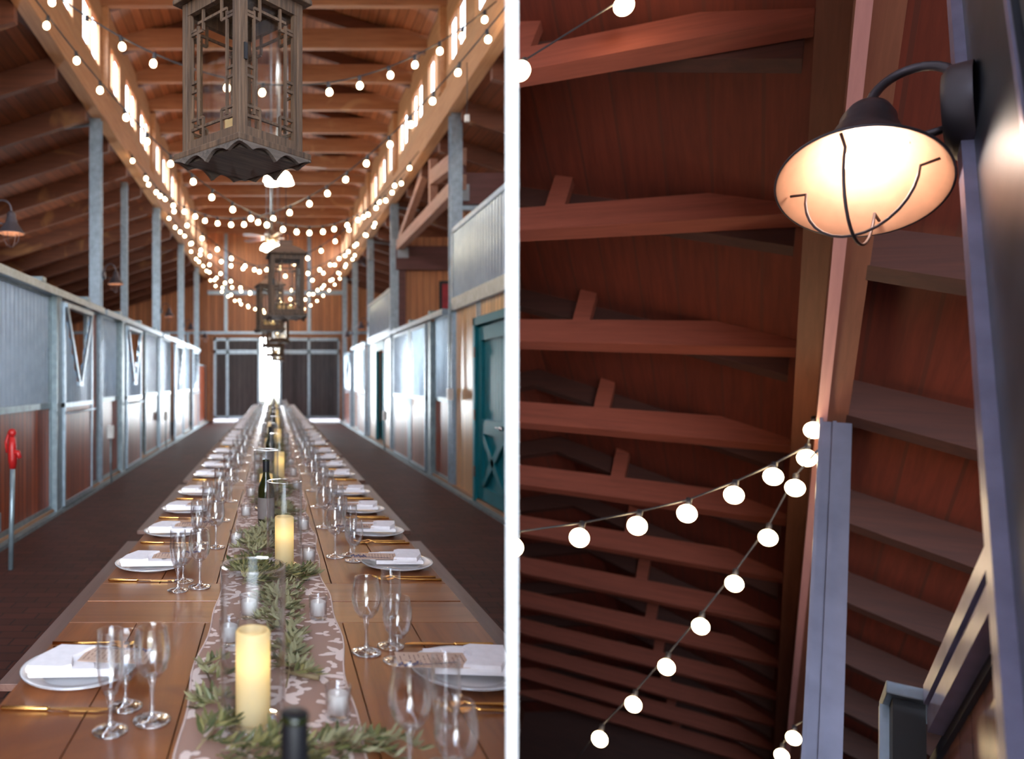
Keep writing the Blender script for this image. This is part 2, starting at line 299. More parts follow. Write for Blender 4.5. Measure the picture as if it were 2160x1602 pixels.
# ================================================================ mesh builder
class MB:
    def __init__(s): s.v = []; s.f = []; s.sm = []
    def add(s, vs, fs, smooth=False):
        o = len(s.v); s.v += [tuple(v) for v in vs]; s.f += [tuple(i+o for i in f) for f in fs]; s.sm += [smooth]*len(fs); return s
    def box(s, x0, x1, y0, y1, z0, z1, mat=None):
        vs = [Vector((x, y, z)) for x in (x0, x1) for y in (y0, y1) for z in (z0, z1)]
        if mat is not None: vs = [mat @ v for v in vs]
        return s.add(vs, [(0, 1, 3, 2), (4, 6, 7, 5), (0, 4, 5, 1), (2, 3, 7, 6), (0, 2, 6, 4), (1, 5, 7, 3)])
    def bar(s, a, b, w, h, up=(0, 0, 1)):
        """rectangular beam from a to b; h measured along up, w across"""
        a = Vector(a); b = Vector(b); d = (b-a).normalized(); up = Vector(up); sd = d.cross(up).normalized(); u = sd.cross(d).normalized()
        vs = [p + sd*sx*w/2 + u*su*h/2 for p in (a, b) for sx in (-1, 1) for su in (-1, 1)]
        return s.add(vs, [(0, 1, 3, 2), (4, 6, 7, 5), (0, 4, 5, 1), (2, 3, 7, 6), (0, 2, 6, 4), (1, 5, 7, 3)])
    def lathe(s, prof, c=(0, 0, 0), n=24, mat=None, capb=False, capt=False):
        vs = []; k = len(prof)
        for i in range(n):
            a = 2*PI*i/n
            for r, z in prof:
                v = Vector((c[0]+r*math.cos(a), c[1]+r*math.sin(a), c[2]+z)); vs.append(mat @ v if mat is not None else v)
        fs = [(i*k+j, ((i+1) % n)*k+j, ((i+1) % n)*k+j+1, i*k+j+1) for i in range(n) for j in range(k-1)]
        if capb: fs.append(tuple(i*k for i in reversed(range(n))))
        if capt: fs.append(tuple(i*k+k-1 for i in range(n)))
        return s.add(vs, fs, True)
    def tube(s, pts, r, n=8, caps=True, closed=False):
        pts = [Vector(p) for p in pts]; m = len(pts); vs = []
        prev = None
        for i, p in enumerate(pts):
            if closed: d = pts[(i+1) % m]-pts[i-1]
            else: d = pts[min(i+1, m-1)]-pts[max(i-1, 0)]
            d.normalize()
            ref = prev if prev is not None else (Vector((0, 0, 1)) if abs(d.z) < 0.9 else Vector((1, 0, 0)))
            sd = d.cross(ref)
            if sd.length < 1e-5: sd = d.cross(Vector((0, 1, 0.3)))
            sd.normalize(); u = sd.cross(d).normalized(); prev = u
            rr = r[i] if isinstance(r, (list, tuple)) else r
            for j in range(n):
                a = 2*PI*j/n; vs.append(p+(sd*math.cos(a)+u*math.sin(a))*rr)
        fs = []
        for i in range(m if closed else m-1):
            for j in range(n):
                fs.append((i*n+j, i*n+(j+1) % n, ((i+1) % m)*n+(j+1) % n, ((i+1) % m)*n+j))
        if caps and not closed:
            fs.append(tuple(reversed(range(n)))); fs.append(tuple((m-1)*n+j for j in range(n)))
        return s.add(vs, fs, True)
    def sphere(s, c, r, n=12, m=8, sz=1.0):
        prof = [(max(1e-5, r*math.sin(PI*j/m)), -r*sz*math.cos(PI*j/m)) for j in range(m+1)]
        return s.lathe(prof, c, n)
    def prism(s, poly, axis, a, b):
        """poly: 2D points; extruded along axis from a to b (axis X: poly=(y,z); Y: (x,z); Z: (x,y))"""
        def P(p, t): return {'X': (t, p[0], p[1]), 'Y': (p[0], t, p[1]), 'Z': (p[0], p[1], t)}[axis]
        n = len(poly); vs = [P(p, a) for p in poly]+[P(p, b) for p in poly]
        return s.add(vs, [tuple(range(n)), tuple(reversed(range(n, 2*n)))]+[(i, i+n, (i+1) % n+n, (i+1) % n) for i in range(n)])
    def xf(s, mat): s.v = [tuple(mat @ Vector(v)) for v in s.v]; return s
    def build(s, name, mat, parent=None, loc=None, bevel=0.0):
        me = bpy.data.meshes.new(name); me.from_pydata(s.v, [], s.f)
        bm = bmesh.new(); bm.from_mesh(me); bmesh.ops.recalc_face_normals(bm, faces=bm.faces)
        bm.to_mesh(me); bm.free()
        me.polygons.foreach_set('use_smooth', s.sm)
        me.materials.append(M[mat] if isinstance(mat, str) else mat)
        o = bpy.data.objects.new(name, me); COL.objects.link(o)
        if parent is not None: o.parent = parent
        if loc is not None: o.location = loc
        if bevel:
            md = o.modifiers.new('bevel', 'BEVEL'); md.width = bevel; md.segments = 2; md.limit_method = 'ANGLE'
        return o
def tag(o, label, cat, group=None, kind=None):
    o['label'] = label; o['category'] = cat
    if group: o['group'] = group
    if kind: o['kind'] = kind
    return o
def empty(name, label, cat, loc=(0, 0, 0), rz=0.0, group=None, kind=None):
    o = bpy.data.objects.new(name, None); COL.objects.link(o); o.location = loc; o.rotation_euler = (0, 0, rz)
    o.empty_display_size = 0.1
    return tag(o, label, cat, group, kind)
KIDS = {}
def kids(o):
    return [c for c in o.children]
def dup(root, loc, rz, label, group=None):
    r = root.copy(); COL.objects.link(r); r.location = loc; r.rotation_euler = (0, 0, rz); r['label'] = label
    if group: r['group'] = group
    for ch in list(root.children):
        c = ch.copy(); COL.objects.link(c); c.parent = r
        for g in list(ch.children):
            d = g.copy(); COL.objects.link(d); d.parent = c
    return r
ONES = ['', 'first', 'second', 'third', 'fourth', 'fifth', 'sixth', 'seventh', 'eighth', 'ninth', 'tenth', 'eleventh', 'twelfth', 'thirteenth',
        'fourteenth', 'fifteenth', 'sixteenth', 'seventeenth', 'eighteenth', 'nineteenth']
TENS = {2: 'twent', 3: 'thirt', 4: 'fort', 5: 'fift', 6: 'sixt'}
def ordw(n):
    if n < 20: return ONES[n]
    t, u = divmod(n, 10)
    return TENS[t]+('ieth' if u == 0 else 'y-'+ONES[u])
def at(px, py, Y): return Vector(((px-CX)/F*Y, Y, EYE+(CY-py)/F*Y))

# dividing wall geometry (vertical board standing for the white strip between the two views)
Y0 = 0.90; PT = 1080.0
DDIR = Vector(((PT-CX)/F, 1.0, 0)).normalized(); DN = Vector((DDIR.y, -DDIR.x, 0))      # DN points to the right room
PL = Vector(((1068-CX)/F*Y0, Y0, 0)); PR = Vector(((1092-CX)/F*Y0, Y0, 0))

#SECTION HALL
# ================================================================ the hall: shell
W = 2.35; YE = 25.7
def struct(o, label, cat): return tag(o, label, cat, None, 'structure')
struct(MB().box(-7.4, 8.5, -6.5, YE+3, -0.12, 0.0).build('floor', 'floor'), 'dark brick paver floor of the long barn aisle', 'floor')
# sloping board ceilings and ridge ceiling
SL = 0.32
ce = empty('ceiling', 'reddish board ceiling with ties and rafters over the barn', 'ceiling', kind='structure')
def slab(xa, za, xb, zb, y0, y1, th=0.04):
    return MB().prism([(xa, za), (xb, zb), (xb, zb+th), (xa, za+th)], 'Y', y0, y1)
for sgn in (-1, 1):
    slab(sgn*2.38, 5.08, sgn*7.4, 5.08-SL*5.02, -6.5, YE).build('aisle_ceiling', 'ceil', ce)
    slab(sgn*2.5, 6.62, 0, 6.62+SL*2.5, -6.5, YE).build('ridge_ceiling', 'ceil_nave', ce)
y = 11.3-1.28*6; tk = 0
while y < YE-0.2:
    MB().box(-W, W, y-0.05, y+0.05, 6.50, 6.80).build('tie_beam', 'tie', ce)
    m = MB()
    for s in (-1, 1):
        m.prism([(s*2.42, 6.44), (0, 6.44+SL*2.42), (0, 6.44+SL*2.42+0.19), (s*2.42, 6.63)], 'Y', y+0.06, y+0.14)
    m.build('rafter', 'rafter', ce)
    y += 1.28
y = 10.9-1.31*5
while y < YE-0.1:
    for s in (-1, 1):
        MB().prism([(s*2.44, 4.80), (s*7.3, 4.80-SL*4.86), (s*7.3, 5.07-SL*4.86), (s*2.44, 5.07)], 'Y', y-0.045, y+0.045).build('rafter', 'rafter', ce)
    y += 1.31
MB().box(-0.09, 0.09, -6.5, YE, 7.02, 7.34).build('ridge_beam', 'tie', ce)
# clerestory walls: beam, boards, windows
def clerestory(side, sgn):
    wl = empty('wall_clerestory_'+side, side+' clerestory wall of golden boards above the long beam', 'wall', kind='structure')
    MB().box(sgn*2.28, sgn*2.44, -6.5, YE, 4.95, 5.33).build('long_beam', 'beam', wl)
    MB().box(sgn*2.335, sgn*2.40, -6.5, YE, 5.35, 5.58).build('sill_board', 'clere', wl)
    MB().box(sgn*2.335, sgn*2.40, -6.5, YE, 6.24, 6.62).build('head_board', 'clere', wl)
    return wl
nwin = 0
for side, sgn in (('left', -1), ('right', 1)):
    wl = clerestory(side, sgn)
    y = 7.66-1.31*3; k = 0
    while y+0.95 < YE:
        MB().box(sgn*2.335, sgn*2.40, y+0.95, y+1.31, 5.58, 6.24).build('stud_board', 'clere', wl)
        if k % 3 == 1:
            MB().box(sgn*2.25, sgn*2.36, y+1.04, y+1.20, 5.34, 6.60).build('stud_post', 'beam', wl)
        if y > 3.8:
            nwin += 1
            wn_ = empty('window_%d' % nwin, '%s clerestory window in the %s wall, bright with sky' % (ordw(k+1), side), 'window', (sgn*2.36, y+0.475, 5.91), kind='structure')
            m = MB()
            for a, b, c, d in ((-0.475, -0.42, -0.33, 0.33), (0.42, 0.475, -0.33, 0.33), (-0.42, 0.42, -0.33, -0.28), (-0.42, 0.42, 0.28, 0.33), (-0.025, 0.025, -0.28, 0.28)):
                m.box(-0.025, 0.025, a, b, c, d)
            m.build('window_frame', 'win_frame', wn_)
            m = MB().box(-0.004, 0.004, -0.42, 0.42, -0.28, 0.28); m.build('pane', 'win_glass', wn_)
        y += 1.31; k += 1
# outer walls and stall back walls
for side, sgn in (('left', -1), ('right', 1)):
    struct(MB().box(sgn*7.2, sgn*7.35, -6.5, YE, 0, 3.7).build('wall_outer_'+side, 'stall_wood'), side+' outer wall of the barn behind the stalls', 'wall')
    struct(MB().box(sgn*4.9, sgn*4.95, 10.3, 12.6, 0, 2.2).build('wall_stall_back_'+side, 'grey_wall'), 'pale inner wall behind the %s stalls' % side, 'wall')
struct(MB().box(-4.9, -4.95, 6.5, 9.6, 0, 2.6).build('wall_stall_back_near', 'grey_wall'), 'pale inner wall behind the nearest left stall', 'wall')
# near end wall behind the camera with a big opening
ne = MB(); ne.box(-7.4, -3.0, -6.6, -6.5, 0, 3.8); ne.box(3.0, 7.4, -6.6, -6.5, 0, 3.8); ne.box(-7.4, 7.4, -6.6, -6.5, 3.8, 7.5)
struct(ne.build('wall_near_end', 'gable'), 'board end wall behind the camera around the open barn door', 'wall')
# far gable wall
fw = empty('wall_far_gable', 'far gable wall of vertical boards with pale steel framing', 'wall', kind='structure')
m = MB(); m.prism([(-7.3, 0), (-2.16, 0), (-2.16, 3.05), (2.34, 3.05), (2.34, 0), (7.3, 0), (7.3, 3.5), (2.4, 5.1), (2.4, 6.5), (0, 7.4), (-2.4, 6.5), (-2.4, 5.1), (-7.3, 3.5)], 'Y', YE, YE+0.1)
m.build('board_wall', 'gable', fw)
for x in (-1.67, 1.22): MB().box(x-0.06, x+0.06, YE-0.06, YE, 3.12, 6.95).build('steel_mullion', 'galv', fw)
MB().box(-2.3, 2.5, YE-0.07, YE, 4.42, 4.56).build('steel_band', 'galv', fw)
MB().box(-7, 7, YE-0.06, YE, 3.05, 3.14).build('door_track', 'galv', fw)
for x in (-5.7, -4.1, -3.0, 3.3, 4.6): MB().box(x-0.05, x+0.05, YE-0.05, YE, 0, 3.05 if abs(x) < 3.2 else 4.2).build('steel_mullion', 'galv', fw)
MB().box(-2.16, 2.34, YE-0.04, YE, 2.92, 3.05).build('header_board', 'tie', fw)
for x in (-2.16, 2.34): MB().box(x-0.06, x+0.06, YE-0.05, YE, 0, 3.0).build('jamb', 'tie', fw)
# far sliding doors, slightly apart
for n_, (x0, x1, xm) in enumerate(((-2.11, -0.48, -1.62), (0.17, 2.31, 1.22))):
    d = empty('door_%d' % (n_+1), ['left', 'right'][n_]+' dark sliding barn door at the far end', 'door', (0, YE+0.02, 0), kind='structure')
    MB().box(x0, x1, 0.03, 0.07, 0.10, 2.92).build('board_panel', 'grey_board', d)
    m = MB()
    for a, b in ((0.10, 0.20), (2.82, 2.92), (2.36, 2.50)): m.box(x0, x1, -0.02, 0.03, a, b)
    for a in (x0, xm-0.05, x1-0.09): m.box(a, a+0.09, -0.02, 0.03, 0.10, 2.92)
    m.build('steel_frame', 'galv', d)
# pale sunlit yard outside the far door
struct(MB().box(-8, 8, YE+3, YE+16, -0.12, 0.0).build('floor_yard', 'concrete'), 'sunlit pale yard beyond the far barn doors', 'ground')

# ================================================================ side walls: kerb, posts
def post(parent, x, y, sgn, h, w=0.13, d=0.13):
    m = MB(); m.box(x-sgn*0.0, x+sgn*d, y-w/2, y+w/2, 0, h)
    for s in (-1, 1): m.box(x-sgn*0.022, x, y+s*w/2-(0.02 if s > 0 else 0), y+s*w/2+(0.02 if s < 0 else 0), 0, h)
    m.box(x-sgn*0.004, x+sgn*0.002, y-0.015, y+0.015, 0.3, h-0.2)
    return m.build('post', 'galv', parent)
LP = [9.97, 15.1, 19.06, 22.9]; RP = [9.78, 14.75, 18.4, 21.9, 25.1]
wl = empty('wall_left', 'left aisle wall line with kerb and tall galvanised posts', 'wall', kind='structure')
wr = empty('wall_right', 'right aisle wall line with kerb and tall galvanised posts', 'wall', kind='structure')
for y in [6.0]+LP: post(wl, -W, y, -1, 4.95)
post(wl, -2.55, 12.75, -1, 4.85, 0.09, 0.09)
for y in RP: post(wr, W, y, 1, 4.95, 0.15)
for sgn, p in ((-1, wl), (1, wr)):
    MB().box(sgn*2.33, sgn*2.52, 3.0, YE, 0, 0.06).build('kerb', 'kerb', p)
    MB().box(sgn*2.27, sgn*2.33, 3.0, YE, 0, 0.035).build('kerb_edge', 'galv_dark', p)
    for y in ((LP if sgn < 0 else RP)):
        MB().bar((sgn*2.35, y, 4.9), (sgn*2.9, y, 4.83), 0.04, 0.03).build('roof_bracket', 'galv', p)

def corrugated(y0, y1, z0, z1, amp=0.016, pitch=0.11, axis='Y'):
    n = max(8, int((y1-y0)/pitch*8)); vs = []
    for i in range(n+1):
        y = y0+(y1-y0)*i/n; x = amp*math.cos(2*PI*y/pitch)
        vs += [(x, y, z0), (x, y, z1)]
    m = MB(); m.add(vs, [(2*i, 2*i+2, 2*i+3, 2*i+1) for i in range(n)], True); return m
def frame_rect(m, y0, y1, z0, z1, w, x0, x1):
    m.box(x0, x1, y0, y0+w, z0, z1); m.box(x0, x1, y1-w, y1, z0, z1); m.box(x0, x1, y0+w, y1-w, z0, z0+w); m.box(x0, x1, y0+w, y1-w, z1-w, z1)
TOP = 2.34; MID = 1.16
def stall_panel(sgn, y0, y1, label, top=TOP, mid=MID, off=0.03, group=None, wood_only=False):
    yc = (y0+y1)/2; h = (y1-y0)/2
    t = empty('stall_panel', label, 'stall partition', (sgn*(W+off), yc, 0.06), group=group)
    m = MB(); frame_rect(m, -h, h, 0, top-0.06, 0.045, -0.025, 0.025)
    if not wood_only: m.box(-0.03, 0.03, -h, h, mid-0.09, mid-0.03)
    m.build('steel_frame', 'galv_dark', t)
    MB().box(-0.012, 0.012, -h+0.045, h-0.045, 0.045, (mid-0.09) if not wood_only else top-0.1).build('wood_panel', 'stall_wood', t)
    if not wood_only: corrugated(-h+0.045, h-0.045, mid-0.03, top-0.10).build('metal_panel', 'corr', t)
    return t
def stall_door(sgn, y0, y1, label, group=None, off=-0.05, yoke=True, handle=True):
    yc = (y0+y1)/2; h = (y1-y0)/2
    t = empty('stall_door', label, 'stall door', (sgn*(W+off), yc, 0.03), group=group)
    m = MB(); frame_rect(m, -h, h, 0.02, TOP-0.08, 0.05, -0.022, 0.022); m.box(-0.026, 0.026, -h, h, MID-0.06, MID-0.01)
    m.build('steel_frame', 'galv', t)
    MB().box(-0.010, 0.010, -h+0.05, h-0.05, 0.07, MID-0.06).build('wood_panel', 'stall_wood', t)
    if yoke:
        zt, zb = TOP-0.14, MID+0.22; k = 26; top = []; m = MB()
        # corrugated sheet with a V cut-out: columns under the V start at the V edge
        n = int((2*h-0.1)/0.0085)
        for i in range(n):
            ya = -h+0.05+(2*h-0.1)*i/n; yb = -h+0.05+(2*h-0.1)*(i+1)/n
            def lim(yy):
                q = abs(yy)/(h-0.07)
                return TOP-0.14 if q >= 1 else zb+(zt-zb)*max(0.0, (q-0.10)/0.90)
            xa = 0.015*math.cos(2*PI*ya/0.11); xb = 0.015*math.cos(2*PI*yb/0.11)
            m.add([(xa, ya, MID-0.01), (xb, yb, MID-0.01), (xb, yb, lim(yb)), (xa, ya, lim(ya))], [(0, 1, 2, 3)], True)
        m.build('metal_panel', 'corr', t)
        m = MB()
        m.bar((-sgn*0.03, -h+0.07, zt), (-sgn*0.03, -0.05, zb), 0.022, 0.05, (0, 1, 0)); m.bar((-sgn*0.03, h-0.07, zt), (-sgn*0.03, 0.05, zb), 0.022, 0.05, (0, 1, 0))
        m.box(-0.041, 0.041, -0.09, 0.09, zb-0.05, zb); m.box(-0.04, 0.04, -h+0.05, h-0.05, zt, zt+0.045)
        m.build('yoke_frame', 'galv', t)
    else:
        corrugated(-h+0.05, h-0.05, MID-0.01, TOP-0.13).build('metal_panel', 'corr', t)
    if handle:
        m = MB(); m.tube([(-sgn*0.022, -h+0.08, MID-0.12), (-sgn*0.06, -h+0.10, MID-0.12), (-sgn*0.06, h-0.05, MID-0.12), (-sgn*0.022, h-0.03, MID-0.12)], 0.012)
        m.build('handle_bar', 'galv', t)
    return t
def rail(sgn, y0, y1, label):
    t = empty('door_track', label, 'track', (sgn*(W-0.04), 0, TOP))
    MB().box(-0.045, 0.045, y0, y1, -0.02, 0.055).build('rail', 'galv', t)
    for y in (y0+(y1-y0)*q for q in (0.17, 0.5, 0.83)): MB().box(-0.055, 0.055, y-0.06, y+0.06, 0.055, 0.10).build('bracket', 'galv_dark', t)
    return t
stall_panel(-1, 4.6, 5.93, 'corrugated stall partition at the left edge beyond the hydrant')
stall_panel(-1, 6.08, 7.82, 'widest corrugated and wood stall partition, nearest on the left')
struct(MB().box(-2.52, -2.30, 7.82, 8.02, 0, 2.36).build('trim_1', 'galv_dark'), 'steel door jamb beside the nearest left stall door', 'jamb')
stall_door(-1, 8.04, 9.29, 'nearest left stall door with open V-shaped yoke and wood base')
stall_panel(-1, 9.31, 9.88, 'narrow all-wood stall partition left of the nearest tall left post', wood_only=True)
rail(-1, 4.6, 9.9, 'long steel door track along the top of the nearest left stall')
stall_panel(-1, 10.08, 11.2, 'corrugated stall partition just past the nearest tall left post')
struct(MB().box(-2.50, -2.30, 11.2, 11.45, 0, 2.36).build('trim_2', 'galv_dark'), 'steel door jamb beside the second left stall door', 'jamb')
stall_door(-1, 11.48, 12.72, 'second left stall door with V-shaped yoke beside the open doorway')
rail(-1, 10.05, 15.0, 'steel door track over the second left stall door')
stall_panel(-1, 13.55, 14.95, 'left stall partition between the open doorway and a tall post')
stall_panel(-1, 15.25, 16.85, 'corrugated stall partition past the second tall left post')
stall_door(-1, 17.1, 18.5, 'third left stall door with a V-shaped yoke', None)
rail(-1, 15.2, 18.95, 'steel door track over the third left stall door')
stall_panel(-1, 19.2, 20.6, 'last corrugated stall partition but one on the left, far away')
stall_door(-1, 20.8, 22.3, 'farthest left stall door with a V-shaped yoke')
rail(-1, 19.1, 22.8, 'steel door track over the farthest left stall door')
stall_panel(-1, 23.0, 25.5, 'farthest stall partition on the left next to the gable wall', top=1.95, wood_only=True)

# right side
def boards(name, x0, x1, y0, y1, z0, z1, mat, label, cat='wall panel', parent=None):
    return tag(MB().box(x0, x1, y0, y1, z0, z1).build(name, mat), label, cat)
def pineboards(y0, y1, z0, z1, label, mat='pine', x=2.38):
    t = empty('board_panel', label, 'wall panel', (x, (y0+y1)/2, z0)); h = (y1-y0)/2
    MB().box(0, 0.03, -h, h, 0, z1-z0).build('boards', mat, t)
    MB().box(-0.012, 0.0, -h, -h+0.05, 0, z1-z0).build('batten', 'galv', t)
    MB().box(-0.012, 0.0, h-0.05, h, 0, z1-z0).build('batten', 'galv', t)
    return t
pineboards(8.60, 9.70, 0.06, 2.36, 'golden board wall panel between the teal door and a post')
pineboards(6.4, 8.55, 2.10, 2.36, 'golden board strip above the teal door')
d = empty('door_3', 'teal wooden door with a cross-braced lower panel and lever handle', 'door', (2.36, 7.98, 0.03), kind='structure')
m = MB(); m.box(-0.05, 0.10, 0.53, 0.61, 0, 2.12); m.box(-0.05, 0.10, -0.68, -0.60, 0, 2.12); m.box(-0.05, 0.10, -0.68, 0.61, 2.03, 2.12); m.build('door_frame', 'teal', d)
lf = MB(); lf.box(0.02, 0.05, -0.60, 0.53, 0.0, 2.03); leaf = lf.build('door_leaf', 'teal', d)
m = MB()
for (a, b, c, e_) in ((0.37, 0.50, 0.05, 2.0), (-0.57, -0.44, 0.05, 2.0), (-0.44, 0.37, 1.85, 2.0), (-0.44, 0.37, 0.80, 0.96), (-0.44, 0.37, 0.05, 0.20)): m.box(-0.015, 0.02, a, b, c, e_)
for k in range(1, 8):
    yy = -0.44+0.81*k/8; m.box(0.012, 0.02, yy-0.045, yy+0.043, 0.96, 1.85)
m.bar((0.0, -0.44, 0.20), (0.0, 0.37, 0.80), 0.03, 0.09, (0, 0, 1)); m.bar((0.0, 0.37, 0.20), (0.0, -0.44, 0.80), 0.03, 0.09, (0, 0, 1))
m.build('rails_and_brace', 'teal', d)
m = MB(); m.tube([(-0.02, -0.47, 0.90), (-0.07, -0.47, 0.90)], 0.022, 12); m.tube([(-0.065, -0.47, 0.90), (-0.07, -0.44, 0.90), (-0.07, -0.34, 0.905)], 0.009); m.build('lever_handle', 'chrome', d)
for z in (0.35, 1.0, 1.72): MB().box(-0.06, -0.045, 0.51, 0.55, z-0.06, z+0.06).build('hinge', 'brass', d)
# right bays
stall_panel(1, 9.95, 10.85, 'narrow corrugated stall partition just past the nearest right post')
struct(MB().box(2.30, 2.50, 10.87, 11.1, 0, 2.3).build('trim_3', 'galv_dark'), 'steel jamb beside the double stall doors on the right', 'jamb')
stall_door(1, 11.14, 12.35, 'nearer leaf of the double stall doors with ring pull on the right', yoke=False, handle=False)
stall_door(1, 12.55, 14.1, 'farther leaf of the double stall doors with ring pull on the right', yoke=False, handle=False)
struct(MB().box(2.28, 2.42, 12.37, 12.53, 0.03, 2.3).build('trim_4', 'galv_dark'), 'steel meeting post between the double stall doors', 'jamb')
for y_, nm in ((12.22, 'nearer'), (12.68, 'farther')):
    m = MB(); m.tube([(0, 0.06*math.cos(a), 0.06*math.sin(a)) for a in [2*PI*i/20 for i in range(20)]], 0.007, 6, closed=True)
    tag(m.build('ring_pull', 'galv', loc=(2.26, y_, 1.08)), 'steel ring pull on the %s of the right double stall doors' % nm, 'handle')
rail(1, 9.95, 14.7, 'steel track over the double stall doors on the right')
pineboards(14.9, 15.85, 0.06, 2.30, 'glossy board panel left of the far right open doorway, nearer side')
pineboards(17.2, 18.3, 0.06, 2.30, 'glossy board panel on the far side of the right open doorway')
m = MB(); m.box(2.36, 2.44, 15.87, 15.95, 0, 2.1); m.box(2.36, 2.44, 17.1, 17.18, 0, 2.1); m.box(2.36, 2.44, 15.87, 17.18, 2.1, 2.3)
struct(m.build('trim_5', 'teal'), 'teal frame of the open doorway on the right', 'door frame')
d = empty('door_4', 'teal door standing ajar in the right wall with cross brace', 'door', (2.47, 17.05, 0.03), rz=math.radians(38), kind='structure')
MB().box(0.0, 0.04, -1.1, 0, 0, 2.05).build('door_leaf', 'teal', d)
m = MB(); m.bar((-0.012, -1.05, 0.15), (-0.012, -0.05, 0.9), 0.02, 0.08); m.bar((-0.012, -0.05, 0.15), (-0.012, -1.05, 0.9), 0.02, 0.08); m.build('cross_brace', 'teal', d)
stall_door(1, 18.6, 20.0, 'right stall door with corrugated top just past the open doorway', yoke=False)
stall_panel(1, 20.1, 21.7, 'right stall partition before the second last post')
rail(1, 18.5, 21.8, 'steel track over the far right stall door')
stall_door(1, 22.1, 23.4, 'farthest right stall door with V-shaped yoke')
stall_panel(1, 23.5, 24.9, 'farthest right stall partition next to the gable wall')
# loft balustrades with corrugated sheet
def balustrade(y0, y1, z0, z1, label):
    yc = (y0+y1)/2; h = (y1-y0)/2
    t = empty('loft_balustrade', label, 'balustrade', (2.36, yc, z0))
    m = MB(); m.box(-0.03, 0.03, -h, h, z1-z0-0.06, z1-z0); m.box(-0.035, 0.04, -h, h, -0.02, 0.14); m.box(-0.03, 0.03, -h, -h+0.05, 0.1, z1-z0); m.box(-0.03, 0.03, h-0.05, h, 0.1, z1-z0)
    m.build('frame', 'galv', t)
    corrugated(-h+0.05, h-0.05, 0.14, z1-z0-0.06, 0.016, 0.11).build('metal_panel', 'corr', t)
balustrade(6.2, 9.70, 2.36, 3.42, 'corrugated loft balustrade above the teal door')
balustrade(14.85, 18.3, 2.34, 3.30, 'corrugated loft balustrade above the right open doorway')
# loft floor and partitions in the right aisle
lo = empty('wall_loft', 'knotty board partitions of the loft above the right stalls', 'wall', kind='structure')
MB().box(2.40, 7.2, 6.0, 9.72, 2.30, 2.36).build('loft_floor', 'ceil', lo)
MB().box(2.40, 7.2, 14.8, 18.3, 2.30, 2.36).build('loft_floor', 'ceil', lo)
MB().box(2.48, 6.6, 14.80, 14.85, 2.3, 4.3).build('partition', 'gable', lo)
MB().box(2.42, 2.62, 14.70, 14.80, 2.3, 3.65).build('partition_post', 'purple_beam', lo)
MB().box(2.42, 6.6, 14.62, 14.80, 3.63, 3.75).build('partition_sill', 'purple_beam', lo)
MB().box(2.42, 6.6, 14.66, 14.80, 3.75, 4.10).build('partition_header', 'purple_beam', lo)
MB().box(2.50, 6.6, 10.02, 10.06, 2.3, 3.72).build('partition', 'gable', lo)
MB().box(2.43, 6.6, 9.92, 10.04, 3.80, 4.22).build('partition_header', 'purple_beam', lo)
MB().box(2.43, 2.58, 9.92, 10.04, 4.22, 4.55).build('partition_stub', 'purple_beam', lo)
MB().box(2.46, 6.6, 9.93, 10.0, 3.72, 3.78).build('partition_track', 'galv', lo)
MB().box(2.44, 2.49, 9.93, 10.0, 2.36, 3.72).build('partition_stile', 'galv', lo)
pl = MB().box(2.44, 2.62, 9.90, 9.918, 3.84, 4.06).build('steel_plate', 'steel_plate', lo)
MB().box(2.44, 2.66, 14.60, 14.618, 3.86, 4.06).build('steel_plate', 'steel_plate', lo)
# framed red print hanging in the loft
t = empty('framed_print', 'red print in a black frame on the loft wall', 'picture', (3.56, 14.76, 2.80))
MB().box(-0.26, 0.26, -0.02, 0.0, -0.05, 0.62).build('frame', 'black', t)
MB().box(-0.20, 0.20, -0.028, -0.021, 0.0, 0.56).build('print', 'artred', t)
# timber truss in line with the right posts
tr = empty('timber_truss', 'pinkish timber truss between the two nearest right posts', 'truss', (2.50, 0, 0))
MB().bar((0, 9.86, 4.08), (0, 14.68, 4.12), 0.14, 0.20).build('bottom_chord', 'pink_beam', tr)
MB().bar((0, 14.5, 4.22), (0, 12.2, 4.86), 0.12, 0.14).build('brace', 'pink_beam', tr)
MB().bar((0, 11.6, 4.18), (0, 11.6, 4.90), 0.12, 0.12, (0, 1, 0)).build('king_post', 'pink_beam', tr)
MB().bar((0, 9.86, 4.42), (0, 11.5, 4.60), 0.14, 0.22).build('top_block', 'pink_beam', tr)
# yard hydrant
t = empty('yard_hydrant', 'red-headed water hydrant on a galvanised pipe by the left stalls', 'hydrant', (-1.98, 5.55, 0))
MB().tube([(0.0, 0, 0), (0.015, 0, 0.78)], 0.019, 12).build('pipe', 'galv_dark', t)
m = MB(); m.tube([(0.015, 0, 0.76), (0.015, 0, 0.83), (0.012, 0, 0.92), (0.01, 0, 1.0)], [0.024, 0.034, 0.030, 0.024], 12)
m.sphere((0.012, 0, 1.03), 0.032, 12, 8); m.tube([(0.01, 0, 0.88), (0.06, -0.01, 0.88), (0.075, -0.015, 0.84)], [0.022, 0.020, 0.018], 10)
m.build('head', 'red', t)
m = MB(); m.tube([(-0.01, 0, 1.04), (-0.035, 0, 0.96), (-0.03, 0, 0.88)], [0.010, 0.012, 0.009], 8); m.build('lever', 'red', t)
t = empty('standpipe', 'galvanised pipe with a grey box at the left edge behind the hydrant', 'pipe', (-2.06, 5.45, 0))
MB().tube([(0, 0, 0), (0, 0, 0.32)], 0.016, 10).build('pipe', 'galv_dark', t)
MB().box(-0.04, 0.03, -0.04, 0.04, 0.30, 0.44).build('junction_box', 'galv', t)
